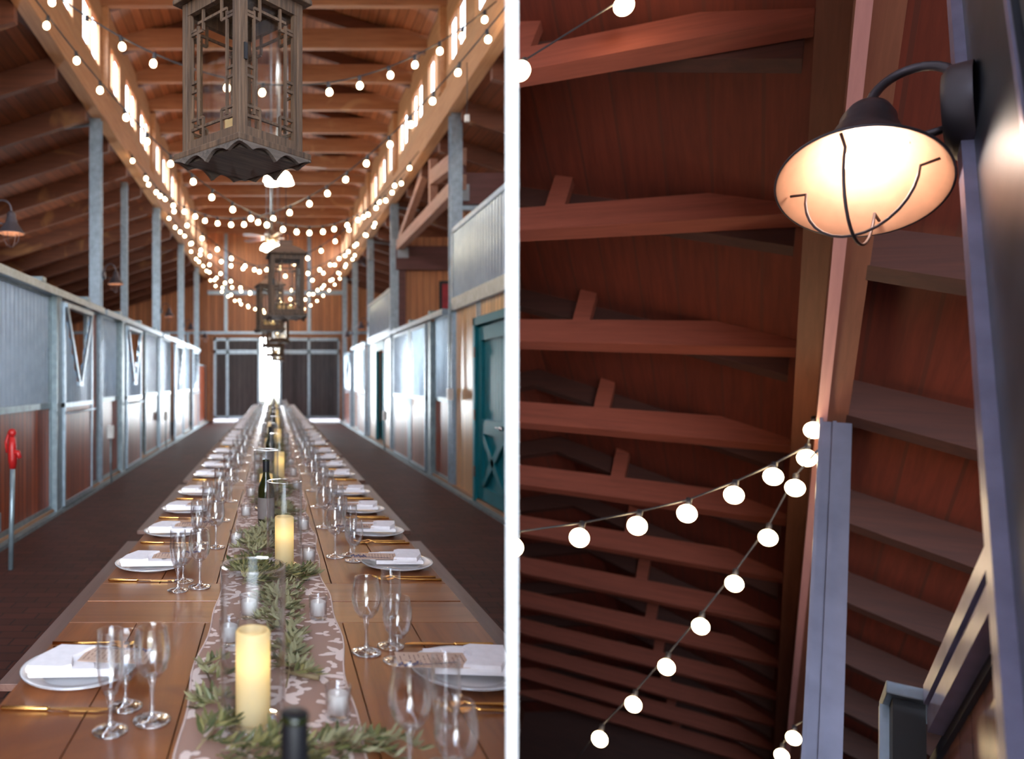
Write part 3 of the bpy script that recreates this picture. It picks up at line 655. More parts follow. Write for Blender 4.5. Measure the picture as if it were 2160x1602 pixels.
# conduit boxes beside posts
for i, (x, y, z, lb) in enumerate(((-2.24, 10.12, 0.72, 'grey socket box with a drop pipe beside the nearest tall left post'), (-2.24, 15.28, 0.70, 'grey socket box beside the second tall left post'),
                                  (2.24, 14.9, 0.72, 'grey socket box beside the second right post'))):
    t = empty('socket_box', lb, 'socket box', (x, y, 0))
    MB().box(-0.04, 0.04, -0.05, 0.05, z-0.09, z+0.09).build('box', 'box_white', t, bevel=0.01)
    MB().tube([(0, 0, z-0.09), (0, 0, 0.3), (0, 0.05, 0.01)], 0.012).build('pipe', 'galv_dark', t)
t = empty('switch_box', 'white switch box on the nearest right post', 'switch box', (2.29, 9.62, 1.17))
MB().box(-0.03, 0.04, -0.04, 0.05, 0, 0.15).build('cover', 'box_white', t)
tag(MB().tube([(2.30, 9.68, 1.32), (2.31, 9.68, 2.3), (2.30, 9.72, 2.42), (2.36, 9.66, 2.44)], 0.012, 6).build('conduit', 'galv_dark'), 'black cable clipped to the nearest right post', 'cable')

# ================================================================ gooseneck barn lamps
def barn_lamp(name, label, loc, rz, s=1.0, seg=32, group=None, reach=0.174, arch=0.085, pr=0.058):
    """plate on the wall at the origin, facing +X; arm arches out, shade hangs below"""
    t = empty(name, label, 'lamp', loc, rz, group)
    def S(m): return m.xf(Matrix.Scale(s, 4))
    S(MB().lathe([(pr, 0), (pr, pr*0.36), (pr*0.84, pr*0.5), (1e-4, pr*0.52)], mat=Matrix.Translation((0, 0, 0.05)) @ Matrix.Rotation(PI/2, 4, 'Y'), n=seg)).build('wall_plate', 'lamp_metal', t)
    pts = [(0.02, 0, 0.075)]+[((reach+0.022)/2-(reach-0.022)/2*math.cos(a), 0, 0.120+arch*math.sin(a)) for a in [PI*i/16 for i in range(17)]]+[(reach, 0, 0.11)]
    S(MB().tube(pts, 0.0075, 12)).build('gooseneck_arm', 'lamp_metal', t)
    S(MB().tube([(0.02, 0, 0.022), (reach-0.053, 0, 0.010)], 0.006, 10)).build('brace_rod', 'lamp_metal', t)
    sh = S(MB().lathe([(1e-4, 0.118), (0.014, 0.115), (0.029, 0.102), (0.037, 0.080), (0.0385, 0.052), (0.043, 0.049), (0.0445, 0.032), (0.051, 0.016), (0.076, -0.020), (0.099, -0.056), (0.1075, -0.067), (0.1085, -0.071), (0.106, -0.072), (0.103, -0.068), (0.103, -0.0685)], (reach, 0, 0), seg)).build('shade', 'lamp_metal', t)
    S(MB().lathe([(0.1055, -0.0715), (0.103, -0.069), (0.097, -0.057), (0.074, -0.022), (0.049, 0.014), (0.036, 0.022), (1e-4, 0.024)], (reach, 0, 0), seg)).build('shade_lining', 'lamp_inner', t)
    R_ = 0.070
    m = MB()
    for q in range(2):
        a0 = math.radians(-6+90*q); pts = [(reach+math.cos(a0)*0.092, math.sin(a0)*0.092, -0.057)]
        for i in range(17):
            a = PI*i/16; pts.append((reach+math.cos(a0)*R_*math.cos(a), math.sin(a0)*R_*math.cos(a), -0.062-0.118*math.sin(a)-(0.001*q)))
        pts.append((reach-math.cos(a0)*0.092, -math.sin(a0)*0.092, -0.057))
        m.tube(pts, 0.0022, 8)
    S(m).build('wire_guard', 'lamp_metal', t)
    b = S(MB().sphere((reach, 0, -0.012), 0.024, 16, 10, 1.25)).build('bulb', 'lamp_bulb', t)
    return t
lamp0 = barn_lamp('barn_lamp', 'barn lamp on the nearest tall left post, above the stalls', (-W+0.02, 10.06, 2.81), 0.0, group='gooseneck barn lamps')
dup(lamp0, (-W+0.02, 6.06, 2.70), 0, 'barn lamp at the left edge of the aisle, nearest of all')
dup(lamp0, (-W+0.02, 15.18, 2.81), 0, 'barn lamp on the second tall left post')
dup(lamp0, (-W+0.02, 19.14, 2.81), 0, 'barn lamp on the third tall left post, far down the aisle')
dup(lamp0, (-W+0.02, 22.98, 2.81), 0, 'barn lamp on the farthest left post near the gable wall')
dup(lamp0, (W-0.02, 18.3, 2.78), PI, 'barn lamp on the right post past the white balustrade')
dup(lamp0, (W-0.02, 21.8, 2.78), PI, 'barn lamp on the second last right post')
t = empty('spot_lamp', 'small angled spot lamp on the right post beside the loft', 'lamp', (2.42, 18.2, 4.35))
MB().box(-0.10, 0.0, -0.05, 0.05, 0.05, 0.35).build('housing', 'steel_plate', t)
m = MB(); m.lathe([(0.03, 0.12), (0.06, 0.05), (0.12, -0.05), (0.12, -0.06)], (0, 0, 0), 16, Matrix.Translation((-0.25, -0.1, 0.0)) @ Matrix.Rotation(0.5, 4, 'Y')); m.build('shade', 'lamp_metal', t)

# ================================================================ ceiling fans
def fan(loc, rz, label):
    t = empty('ceiling_fan', label, 'fan', loc, rz, 'ceiling fans')
    MB().tube([(0, 0, 0.12), (0, 0, 7.2-loc[2])], 0.028, 12).build('down_rod', 'chrome', t)
    MB().lathe([(0.03, 0.20), (0.05, 0.17), (0.13, 0.12), (0.15, 0.05), (0.14, -0.02), (0.07, -0.07), (0.05, -0.12)], n=24).build('motor', 'fan_metal', t)
    for k in range(5):
        R_ = Matrix.Rotation(2*PI*k/5, 4, 'Z')
        m = MB(); m.prism([(0.20, -0.05), (0.28, -0.065), (0.60, -0.075), (0.66, -0.045), (0.66, 0.045), (0.60, 0.075), (0.28, 0.065), (0.20, 0.05)], 'Z', -0.005, 0.005)
        m.xf(R_ @ Matrix.Translation((0, 0, 0.03)) @ Matrix.Rotation(math.radians(12), 4, 'X'))
        bl = m.build('blade', 'fan_blade', t)
        m = MB().box(0.10, 0.26, -0.018, 0.018, 0.02, 0.028); m.xf(R_); m.build('blade_iron', 'fan_metal', bl)
    for k in range(4):
        a = 2*PI*k/4+0.4; c = (0.13*math.cos(a), 0.13*math.sin(a), -0.14)
        MB().lathe([(0.02, 0.05), (0.05, 0.03), (0.085, -0.02), (0.10, -0.07), (0.098, -0.07), (0.08, -0.02), (1e-4, 0.02)], c, 16).build('glass_shade', 'fan_glass', t)
    for x in (-0.10, 0.12): MB().tube([(x, 0, 0.1), (x, 0, 7.1-loc[2])], 0.006, 6).build('cable', 'galv', t)
    return t
fan((0.06, 9.75, 4.25), 0.25, 'nearer ceiling fan with lit shades, half hidden by the big lantern')
fan((-0.05, 14.5, 4.20), 0.0, 'farther ceiling fan with five blades and lit frosted shades')

# ================================================================ wooden lanterns
def bar2(m, x0, x1, z0, z1, y, t=0.012):
    m.box(x0, x1, y-t/2, y+t/2, z0, z1)
def make_lantern(label, loc, rz, group='hanging wooden lanterns', full=True):
    t = empty('wooden_lantern', label, 'lantern', loc, rz, group)
    h = 0.1675; H0, H1 = 0.085, 0.625; p = 0.028
    for sx in (-1, 1):
        for sy in (-1, 1):
            MB().box(sx*h, sx*(h-p), sy*h, sy*(h-p), 0.05, H1+0.02).build('corner_post', 'lantern', t, bevel=0.003)
    # base: plinth + scalloped skirt
    b = 0.192
    MB().box(-b, b, -b, b, 0.035, 0.060).build('base_board', 'lantern', t, bevel=0.004)
    bm_ = MB().box(-h+0.01, h-0.01, -h+0.01, h-0.01, 0.02, 0.036).build('bottom_board', 'lantern_dark', t)
    m = MB()
    for k in range(4):
        R_ = Matrix.Rotation(PI/2*k, 4, 'Z'); top = []; bot = []; n = 44
        vs = []
        for i in range(n+1):
            x = -b+2*b*i/n; u = (i/n)*2-1
            z = 0.008+0.020*abs(math.sin(u*PI*1.55))**0.8 - 0.016*max(0, 1-abs(u)*4)
            for yy in (-b+0.002, -b+0.018): vs += [(x, yy, 0.037), (x, yy, z)]
        fs = []
        for i in range(n):
            o = i*4; q = o+4
            fs += [(o, q, q+1, o+1), (o+2, o+3, q+3, q+2), (o+1, q+1, q+3, o+3), (o, o+2, q+2, q)]
        mm = MB(); mm.add(vs, fs); mm.xf(R_); m.add(mm.v, mm.f)
    m.build('scalloped_skirt', 'lantern_dark', t)
    fh = h-p
    for k in range(4):
        R_ = Matrix.Rotation(PI/2*k, 4, 'Z')
        m = MB(); y = -h+0.014
        bar2(m, -fh, fh, 0.06, 0.102, y, 0.022); bar2(m, -fh, fh, H1-0.03, H1+0.02, y, 0.022)
        bar2(m, -fh, -fh+0.016, 0.102, H1-0.03, y, 0.018); bar2(m, fh-0.016, fh, 0.102, H1-0.03, y, 0.018)
        m.xf(R_); fr = m.build('door_frame', 'lantern', t)
        # fretwork lattice
        m = MB(); z0, z1 = 0.102, H1-0.03; xi = fh-0.016; wv = 0.010
        a = xi-0.040; c = xi-0.070
        for s in (-1, 1):
            bar2(m, s*a-wv/2, s*a+wv/2, z0+0.055, z1-0.055, y, 0.009)          # long verticals
            for zz in (z0+0.055, z1-0.055): bar2(m, min(s*a, s*xi), max(s*a, s*xi), zz-wv/2-0.012, zz+wv/2-0.012, y, 0.009)
            for zz in (z0+0.19, z0+0.225): bar2(m, min(s*a, s*xi), max(s*a, s*xi), zz-wv/2, zz+wv/2, y, 0.009)
            for base, sg in ((z0, 1), (z1, -1)):
                zb = base+sg*0.045; zt_ = base+sg*0.080
                bar2(m, s*c-wv/2, s*c+wv/2, min(base, zt_), max(base, zt_), y, 0.0088)
                bar2(m, min(s*c, s*xi), max(s*c, s*xi), zt_-wv/2, zt_+wv/2, y, 0.0088)
                bar2(m, min(s*a, 0), max(s*a, 0), zb-wv/2, zb+wv/2, y, 0.0086)
        m.xf(R_); m.build('fretwork', 'lantern', t)
        m = MB(); m.box(-fh+0.004, fh-0.004, y+0.010, y+0.013, 0.10, H1-0.03); m.xf(R_); m.build('glass_pane', 'pane', t)
    # eave and roof
    e = 0.195
    MB().box(-e, e, -e, e, H1+0.02, H1+0.040).build('eave_board', 'lantern', t, bevel=0.004)
    q = 0.055; zr = H1+0.040; zt_ = H1+0.13
    vs = [(sx*e*0.96, sy*e*0.96, zr) for sx, sy in ((-1, -1), (1, -1), (1, 1), (-1, 1))]+[(sx*0.12, sy*0.12, zr+0.055) for sx, sy in ((-1, -1), (1, -1), (1, 1), (-1, 1))]+[(sx*q, sy*q, zt_) for sx, sy in ((-1, -1), (1, -1), (1, 1), (-1, 1))]
    fs = [(i+4*L_, (i+1) % 4+4*L_, (i+1) % 4+4*L_+4, i+4*L_+4) for L_ in (0, 1) for i in range(4)]+[(8, 9, 10, 11), (3, 2, 1, 0)]
    MB().add(vs, fs).build('roof', 'lantern_roof', t)
    MB().box(-0.062, 0.062, -0.062, 0.062, zt_-0.005, zt_+0.045).build('cap', 'lantern_roof', t, bevel=0.003)
    MB().tube([(0, 0, zt_+0.03), (0, 0, 7.05-loc[2])], 0.004, 6).build('hanging_chain', 'lamp_metal', t)
    MB().tube([(0.045*math.cos(a), 0, zt_+0.085+0.045*math.sin(a)) for a in [2*PI*i/16 for i in range(16)]], 0.004, 6, closed=True).build('ring', 'lamp_metal', t)
    for x, y_, hh in ((-0.045, 0.0, 0.12), (0.05, 0.02, 0.09)):
        cd = MB().lathe([(1e-4, 0.062), (0.035, 0.062), (0.036, 0.062+hh), (0.028, 0.060+hh), (1e-4, 0.055+hh)], (x, y_, 0), 14).build('pillar_candle', 'wax', t)
        MB().sphere((x, y_, 0.068+hh), 0.009, 8, 6, 1.5).build('flame', 'flame', cd)
    if rz > 0.7 and full:
        MB().box(-fh-0.008, -fh+0.006, -h-0.006, -h+0.002, 0.34, 0.40).build('hasp', 'black', t)
    return t
lan = make_lantern('huge weathered lantern hanging cornerwise close at the top of the left view', (-0.124, 2.90, 2.25), PI/4)
# the others hang further down the aisle (each nearly square on)
for (x, Y, z, rz, lb) in ((0.12, 7.45, 2.03, 0.08, 'wooden lantern hanging square-on at the centre, below the farther fan'),
                          (-0.06, 10.3, 2.09, 0.18, 'wooden lantern hanging just left of and behind the central one'),
                          (0.10, 13.2, 2.08, -0.05, 'wooden lantern seen below and right behind the central one'),
                          (-0.03, 15.0, 2.08, 0.35, 'small distant lantern against the top of the bright door gap'),
                          (0.02, 19.0, 2.03, 0.5, 'farther distant lantern in front of the bright door gap'),
                          (0.12, 23.0, 2.02, 0.2, 'farthest and smallest hanging lantern before the far doors')):
    dup(lan, (x, Y, z), rz, lb)

# ================================================================ string lights
sock0 = None; bulb0 = None
def string_light(label, pts, spacing, phase=0.5, tilt=0.0, cat='string lights', group='warm festoon strings'):
    """pts: cable polyline in world space"""
    global sock0, bulb0
    t = empty('string_lights', label, cat, pts[0], group=group)
    o = Vector(pts[0]); P = [Vector(p)-o for p in pts]
    MB().tube(P, 0.0075, 6).build('cable', 'cable', t)
    L_ = [0]
    for i in range(1, len(P)): L_.append(L_[-1]+(P[i]-P[i-1]).length)
    s = spacing*phase
    while s < L_[-1]:
        i = max(j for j in range(len(P)) if L_[j] <= s); i = min(i, len(P)-2)
        q = P[i].lerp(P[i+1], (s-L_[i])/(L_[i+1]-L_[i]))
        if bulb0 is None:
            bulb0 = MB().lathe([(0.012, -0.055), (0.020, -0.062), (0.0285, -0.075), (0.031, -0.09), (0.0285, -0.105), (0.018, -0.117), (1e-4, -0.121)], n=12).build('bulb', 'bulb', t)
            sock0 = MB().lathe([(0.006, 0.012), (0.013, 0.008), (0.0175, 0.0), (0.0175, -0.042), (0.0145, -0.058), (1e-4, -0.058)], n=10).build('socket', 'cable', bulb0)
            b = bulb0
        else:
            b = bulb0.copy(); COL.objects.link(b); b.parent = t; so = sock0.copy(); COL.objects.link(so); so.parent = b
        b.location = q; b.rotation_euler = (random.uniform(-0.2, 0.2), random.uniform(-0.2, 0.2)+tilt, 0)
        s += spacing*random.uniform(0.94, 1.06)
def cat_pts(a, b, sag, n=40):
    a = Vector(a); b = Vector(b); out = []
    for i in range(n+1):
        u = i/n; p = a.lerp(b, u); p.z -= sag*4*u*(1-u); out.append(tuple(p))
    return out
string_light('nearest festoon string crossing the aisle behind the big lantern', cat_pts((-2.26, 6.1, 4.98), (2.26, 7.5, 5.28), 0.98), 0.33)
string_light('festoon string at the very top edge, in front of the others', cat_pts((-2.26, 3.0, 5.1), (2.26, 5.2, 5.1), 1.02), 0.37, 0.3)
mids = [9.75, 13.9, 18.0, 22.0]
nm = ['nearest', 'second', 'third', 'farthest']
for i, m_ in enumerate(mids):
    for s in (-1, 1):
        string_light('%s crossing swag of warm bulbs, running from near %s to far %s' % (nm[i], 'left' if s < 0 else 'right', 'right' if s < 0 else 'left'),
                     cat_pts((s*2.26, m_-(3.3 if i == 0 else 2.4), 5.0), (-s*2.26, m_+(3.0 if i == 0 else 2.4), 5.0), 1.50 if s < 0 else 1.38), 0.36, 0.4+0.2*s)
# loose plug hanging off the right beam
t = empty('hanging_plug', 'loose cable with a white plug hanging from the top right bulbs', 'plug', at(985, 132, 7.3))
MB().tube([(0, 0, 0), (0.003, 0, -0.3), (-0.004, 0, -0.52)], 0.004, 6).build('cable', 'cable', t)
MB().box(-0.02, 0.02, -0.02, 0.02, -0.585, -0.52).build('plug', 'box_white', t)
# ================================================================ banquet tables and benches
TH = 0.76; J = [2.21+2.46*k for k in range(-1, 8)]          # joints between the tables
HW = 0.56; hwid = 0.17
def make_table(y, label):
    t = empty('farm_table', label, 'table', (0, y, 0), group='long row of farm tables')
    m = MB(); n = 6; wd = 2*HW/n; L_ = 2.45
    for i in range(n): m.box(-HW+wd*i+0.0016, -HW+wd*(i+1)-0.0016, 0.19, L_-0.19, TH-0.035, TH)
    m.build('plank_top', 'table', t, bevel=0.0015)
    for e0, e1 in ((0.0, 0.188), (L_-0.188, L_)): MB().box(-HW, HW, e0, e1, TH-0.035, TH).build('breadboard_end', 'table_x', t, bevel=0.0015)
    MB().box(-HW+0.002, HW-0.002, 0.1, L_-0.1, TH-0.05, TH-0.036).build('underboard', 'table_leg', t)
    m = MB(); m.box(-HW+0.1, HW-0.1, 0.12, 0.15, TH-0.15, TH-0.05); m.box(-HW+0.1, HW-0.1, L_-0.15, L_-0.12, TH-0.15, TH-0.05)
    for s in (-1, 1): m.box(s*(HW-0.1)-0.015, s*(HW-0.1)+0.015, 0.12, L_-0.12, TH-0.15, TH-0.05)
    m.build('apron', 'table', t)
    for sx in (-1, 1):
        for yy in (0.16, L_-0.16): MB().box(sx*(HW-0.11)-0.04, sx*(HW-0.11)+0.04, yy-0.04, yy+0.04, 0, TH-0.05).build('leg', 'table_leg', t)
    return t
tb = make_table(J[0]+0.005, 'nearest farm table, filling the bottom of the left view')
for k in range(1, 8): dup(tb, (0, J[k]+0.005, 0), 0, '%s farm table from the front in the long row' % ordw(k+1))
def make_bench(x, y, label):
    t = empty('bench', label, 'bench', (x, y, 0), group='wooden benches along the tables')
    MB().box(-0.15, 0.15, 0, 2.15, 0.405, 0.43).build('seat_board', 'bench', t, bevel=0.002)
    for yy in (0.22, 1.93):
        MB().box(-0.11, 0.11, yy-0.02, yy+0.02, 0, 0.405).build('leg', 'table_leg', t)
    MB().box(-0.02, 0.02, 0.22, 1.93, 0.30, 0.38).build('stretcher', 'table_leg', t)
    return t
bn = make_bench(-0.755, 2.41, 'nearest bench on the left side of the tables')
for k in range(7):
    for s in (-1, 1):
        if k == 0 and s == -1: continue
        dup(bn, (s*0.755, 2.41+2.47*k, 0), 0, '%s bench from the front on the %s side of the tables' % (ordw(k+1), 'left' if s < 0 else 'right'))
# ---------------- sheer runner, one long cloth
vs = []; n = 320; m = MB(); hem = [[], []]
YR0 = J[0]+0.3; YR1 = J[-1]-0.35
for i in range(n+1):
    y = YR0+(YR1-YR0)*i/n
    for j in range(9):
        u = j/8*2-1; x = u*(hwid+0.007*math.sin(y*6+u*2)+0.005*math.sin(y*15.0+u*5))-0.004
        z = TH+0.0015+0.0025*abs(math.sin(y*9+u*7)*math.sin(y*2.3+u*3))
        if j == 0: hem[0].append((x, y, z+0.001))
        if j == 8: hem[1].append((x, y, z+0.001))
        vs.append((x, y, z))
m.add(vs, [(i*9+j, i*9+j+1, (i+1)*9+j+1, (i+1)*9+j) for i in range(n) for j in range(8)], True)
rn = m.build('table_runner', 'runner'); tag(rn, 'sheer pinkish lace runner with white flowers along the tables', 'runner')
for hh in hem: MB().tube(hh, 0.0022, 5).build('hem', 'hem', rn)

# ---------------- place settings
def plate_mesh(n=48):
    prof = [(1e-4, 0.004), (0.075, 0.004), (0.083, 0.007), (0.090, 0.0125), (0.117, 0.0175), (0.1185, 0.0195), (0.122, 0.019), (0.1265, 0.0215), (0.1278, 0.0195), (0.122, 0.0155), (0.090, 0.008), (0.078, 0.0), (1e-4, 0.0)]
    return MB().lathe(prof, n=n)
def napkin_mesh():
    m = MB(); n = 1
    def pad(poly, z0, z1, r=0.004):
        # soft pillow: outline with a rounded edge
        c = Vector((sum(p[0] for p in poly)/len(poly), sum(p[1] for p in poly)/len(poly)))
        k = len(poly); rings = []
        for (s, z) in ((0.985, z0), (1.0, z0+(z1-z0)*0.35), (0.995, z0+(z1-z0)*0.8), (0.96, z1)):
            rings.append([(c.x+(p[0]-c.x)*s, c.y+(p[1]-c.y)*s, z) for p in poly])
        vs = [v for rg in rings for v in rg]; fs = [tuple(reversed(range(k))), tuple(3*k+i for i in range(k))]
        for a in range(3):
            fs += [(a*k+i, a*k+(i+1) % k, (a+1)*k+(i+1) % k, (a+1)*k+i) for i in range(k)]
        m.add(vs, fs)
    pad([(-0.095, -0.066), (0.088, -0.060), (0.092, -0.012), (0.075, 0.0), (0.080, 0.045), (-0.085, 0.052)], 0.0205, 0.034)
    pad([(-0.01, -0.068), (0.050, -0.066), (0.040, -0.030), (0.005, -0.020)], 0.0335, 0.039)
    pad([(0.045, -0.065), (0.090, -0.062), (0.095, -0.030), (0.060, -0.022)], 0.0335, 0.038)
    return m
def napkin_flap():
    m = MB(); poly = [(-0.098, -0.068), (-0.020, -0.074), (-0.002, -0.060), (-0.012, -0.01), (0.022, 0.058), (-0.058, 0.066), (-0.088, 0.0)]
    k = len(poly); c = Vector((-0.04, 0)); vs = []
    for (s, z) in ((1.0, 0.033), (1.01, 0.040), (0.97, 0.047)): vs += [(c.x+(p[0]-c.x)*s, c.y+(p[1]-c.y)*s, z) for p in poly]
    fs = [tuple(reversed(range(k))), tuple(2*k+i for i in range(k))]+[(a*k+i, a*k+(i+1) % k, (a+1)*k+(i+1) % k, (a+1)*k+i) for a in (0, 1) for i in range(k)]
    m.add(vs, fs); return m
def fork_mesh():
    m = MB(); m.tube([(-0.105, 0, 0.004), (-0.03, 0, 0.004), (0.03, 0, 0.006), (0.05, 0, 0.010)], [0.0042, 0.0042, 0.0028, 0.0030], 8)
    m.add([(0.048, -0.004, 0.009), (0.048, 0.004, 0.009), (0.062, -0.0115, 0.005), (0.062, 0.0115, 0.005), (0.075, -0.0120, 0.004), (0.075, 0.0120, 0.004),
           (0.048, -0.004, 0.0108), (0.048, 0.004, 0.0108), (0.062, -0.0115, 0.0068), (0.062, 0.0115, 0.0068), (0.075, -0.0120, 0.0058), (0.075, 0.0120, 0.0058)],
          [(0, 1, 3, 2), (2, 3, 5, 4), (6, 8, 9, 7), (8, 10, 11, 9), (0, 2, 8, 6), (2, 4, 10, 8), (1, 7, 9, 3), (3, 9, 11, 5), (4, 5, 11, 10), (0, 6, 7, 1)])
    for k in range(4):
        y = -0.0095+0.0063*k; m.tube([(0.074, y, 0.0048), (0.092, y, 0.005), (0.108, y*0.95, 0.0095)], [0.0016, 0.0014, 0.0007], 5)
    return m
def knife_meshes():
    a = MB().tube([(-0.112, 0, 0.0045), (-0.108, 0, 0.0045), (-0.02, 0, 0.0045), (-0.012, 0, 0.0045)], [0.0035, 0.0048, 0.0045, 0.0030], 8)
    b = MB().prism([(-0.014, -0.0035), (0.03, -0.0095), (0.085, -0.0095), (0.104, -0.002), (0.108, 0.006), (0.02, 0.0065), (-0.014, 0.0035)], 'Z', 0.0035, 0.0052)
    return a, b
BOWLS = {
 'wine': dict(bowl=[(0.007, 0.083), (0.018, 0.088), (0.0295, 0.104), (0.0355, 0.125), (0.0352, 0.145), (0.0315, 0.168), (0.0285, 0.182), (0.0285, 0.1828), (0.0272, 0.182), (0.0302, 0.168), (0.0338, 0.145), (0.0341, 0.125), (0.028, 0.105), (0.016, 0.0905), (1e-4, 0.0875)], stem=0.083, foot=0.036),
 'flute': dict(bowl=[(0.006, 0.066), (0.013, 0.072), (0.0225, 0.098), (0.0260, 0.130), (0.0248, 0.160), (0.0240, 0.190), (0.0240, 0.1908), (0.0228, 0.190), (0.0236, 0.160), (0.0247, 0.130), (0.0212, 0.100), (0.011, 0.076), (1e-4, 0.071)], stem=0.066, foot=0.033),
 'goblet': dict(bowl=[(0.007, 0.054), (0.018, 0.059), (0.0300, 0.078), (0.0350, 0.100), (0.0335, 0.125), (0.0290, 0.150), (0.0290, 0.1508), (0.0276, 0.150), (0.032, 0.125), (0.0336, 0.100), (0.0285, 0.079), (0.016, 0.0615), (1e-4, 0.0585)], stem=0.054, foot=0.034)}
def glass_shapes(kind, n):
    d = BOWLS[kind]; H = d['stem']; r = d['foot']
    bowl = MB().lathe(d['bowl'], n=n)
    stem = MB().lathe([(0.009, 0.0075), (0.0065, 0.014), (0.0046, 0.026), (0.0042, H*0.6), (0.0058, H*0.85), (0.0098, H+0.003), (0.0120, H+0.006)], n=max(8, n//2), capb=True, capt=True)
    foot = MB().lathe([(1e-4, 0.0), (r, 0.0), (r+0.0008, 0.0015), (r, 0.003), (r*0.75, 0.0042), (0.014, 0.0068), (0.008, 0.011), (1e-4, 0.0115)], n=n)
    return bowl, stem, foot
GNAME = {'wine': 'wine_glass', 'flute': 'champagne_flute', 'goblet': 'water_goblet'}
GLAB = {'wine': 'stemmed wine glass', 'flute': 'slender champagne flute', 'goblet': 'short-stemmed water goblet'}
protoG = {}
def simple_glass(kind):
    bowl, stem, foot = glass_shapes(kind, 14); m = MB()
    m.add(bowl.v, bowl.f, True); nb = len(bowl.f); m.add(stem.v, stem.f, True); m.add(foot.v, foot.f, True)
    o = m.build(GNAME[kind], 'glass_thin'); o.data.materials.append(M['glass'])
    for i, p in enumerate(o.data.polygons): p.material_index = 0 if i < nb else 1
    return o
used = {}
def first_or_copy(key, maker):
    if key not in used:
        used[key] = maker(); return used[key]
    o = used[key]
    c = o.copy(); COL.objects.link(c)
    for ch in list(o.children):
        d = ch.copy(); COL.objects.link(d); d.parent = c
        for g in list(ch.children):
            e_ = g.copy(); COL.objects.link(e_); e_.parent = d
    return c
def put(key, maker, loc, rz, label, cat, group):
    o = first_or_copy(key, maker); o.location = loc; o.rotation_euler = (0, 0, rz); tag(o, label, cat, group); return o
def mk_glass(kind):
    def f():
        t = empty(GNAME[kind], '', 'glass'); a, b, c = glass_shapes(kind, 32)
        a.build('bowl', 'glass_thin', t); b.build('stem', 'glass', t); c.build('foot', 'glass', t); return t
    return f
def mk_knife():
    t = empty('table_knife', '', 'knife'); a, b = knife_meshes(); a.build('handle', 'gold', t); b.build('blade', 'gold', t); return t
def mk_knife_far():
    a, b = knife_meshes(); a.add(b.v, b.f); return a.build('table_knife', 'gold')
def mk_napkin():
    t = empty('napkin', '', 'napkin'); napkin_mesh().build('folded_body', 'napkin', t); napkin_flap().build('fold_band', 'napkin', t); return t
def mk_napkin_far():
    m = napkin_mesh(); f = napkin_flap(); m.add(f.v, f.f); return m.build('napkin', 'napkin')
def mk_card():
    m = MB(); m.box(-0.050, 0.105, -0.044, 0.044, 0, 0.0008); return m.build('menu_card', 'card')
def mk_sprig():
    m = MB(); m.tube([(-0.05, 0, 0), (0.02, 0.004, 0.002), (0.085, -0.002, 0.004)], 0.0009, 5)
    for i in range(9):
        x = 0.035+0.006*i; m.sphere((x, 0.003*math.cos(i*2.1), 0.004+0.002*math.sin(i*2)), 0.0035, 6, 4)
    return m.build('lavender_sprig', 'lavender')
def mk_plate():
    t = empty('dinner_plate', '', 'plate'); p = plate_mesh().build('dish', 'porcelain', t)
    MB().tube([(0.1275*math.cos(a), 0.1275*math.sin(a), 0.0205) for a in [2*PI*i/48 for i in range(48)]], 0.0008, 5, closed=True).build('silver_rim', 'silver_rim', t)
    return t
def mk_plate_far(): return plate_mesh(28).build('dinner_plate', 'porcelain')
rows = [1.09, 1.655]
for j in J[1:-1]:
    rows += [j+0.41, j+0.965, j+1.52, j+2.07]
rng = random.Random(3)
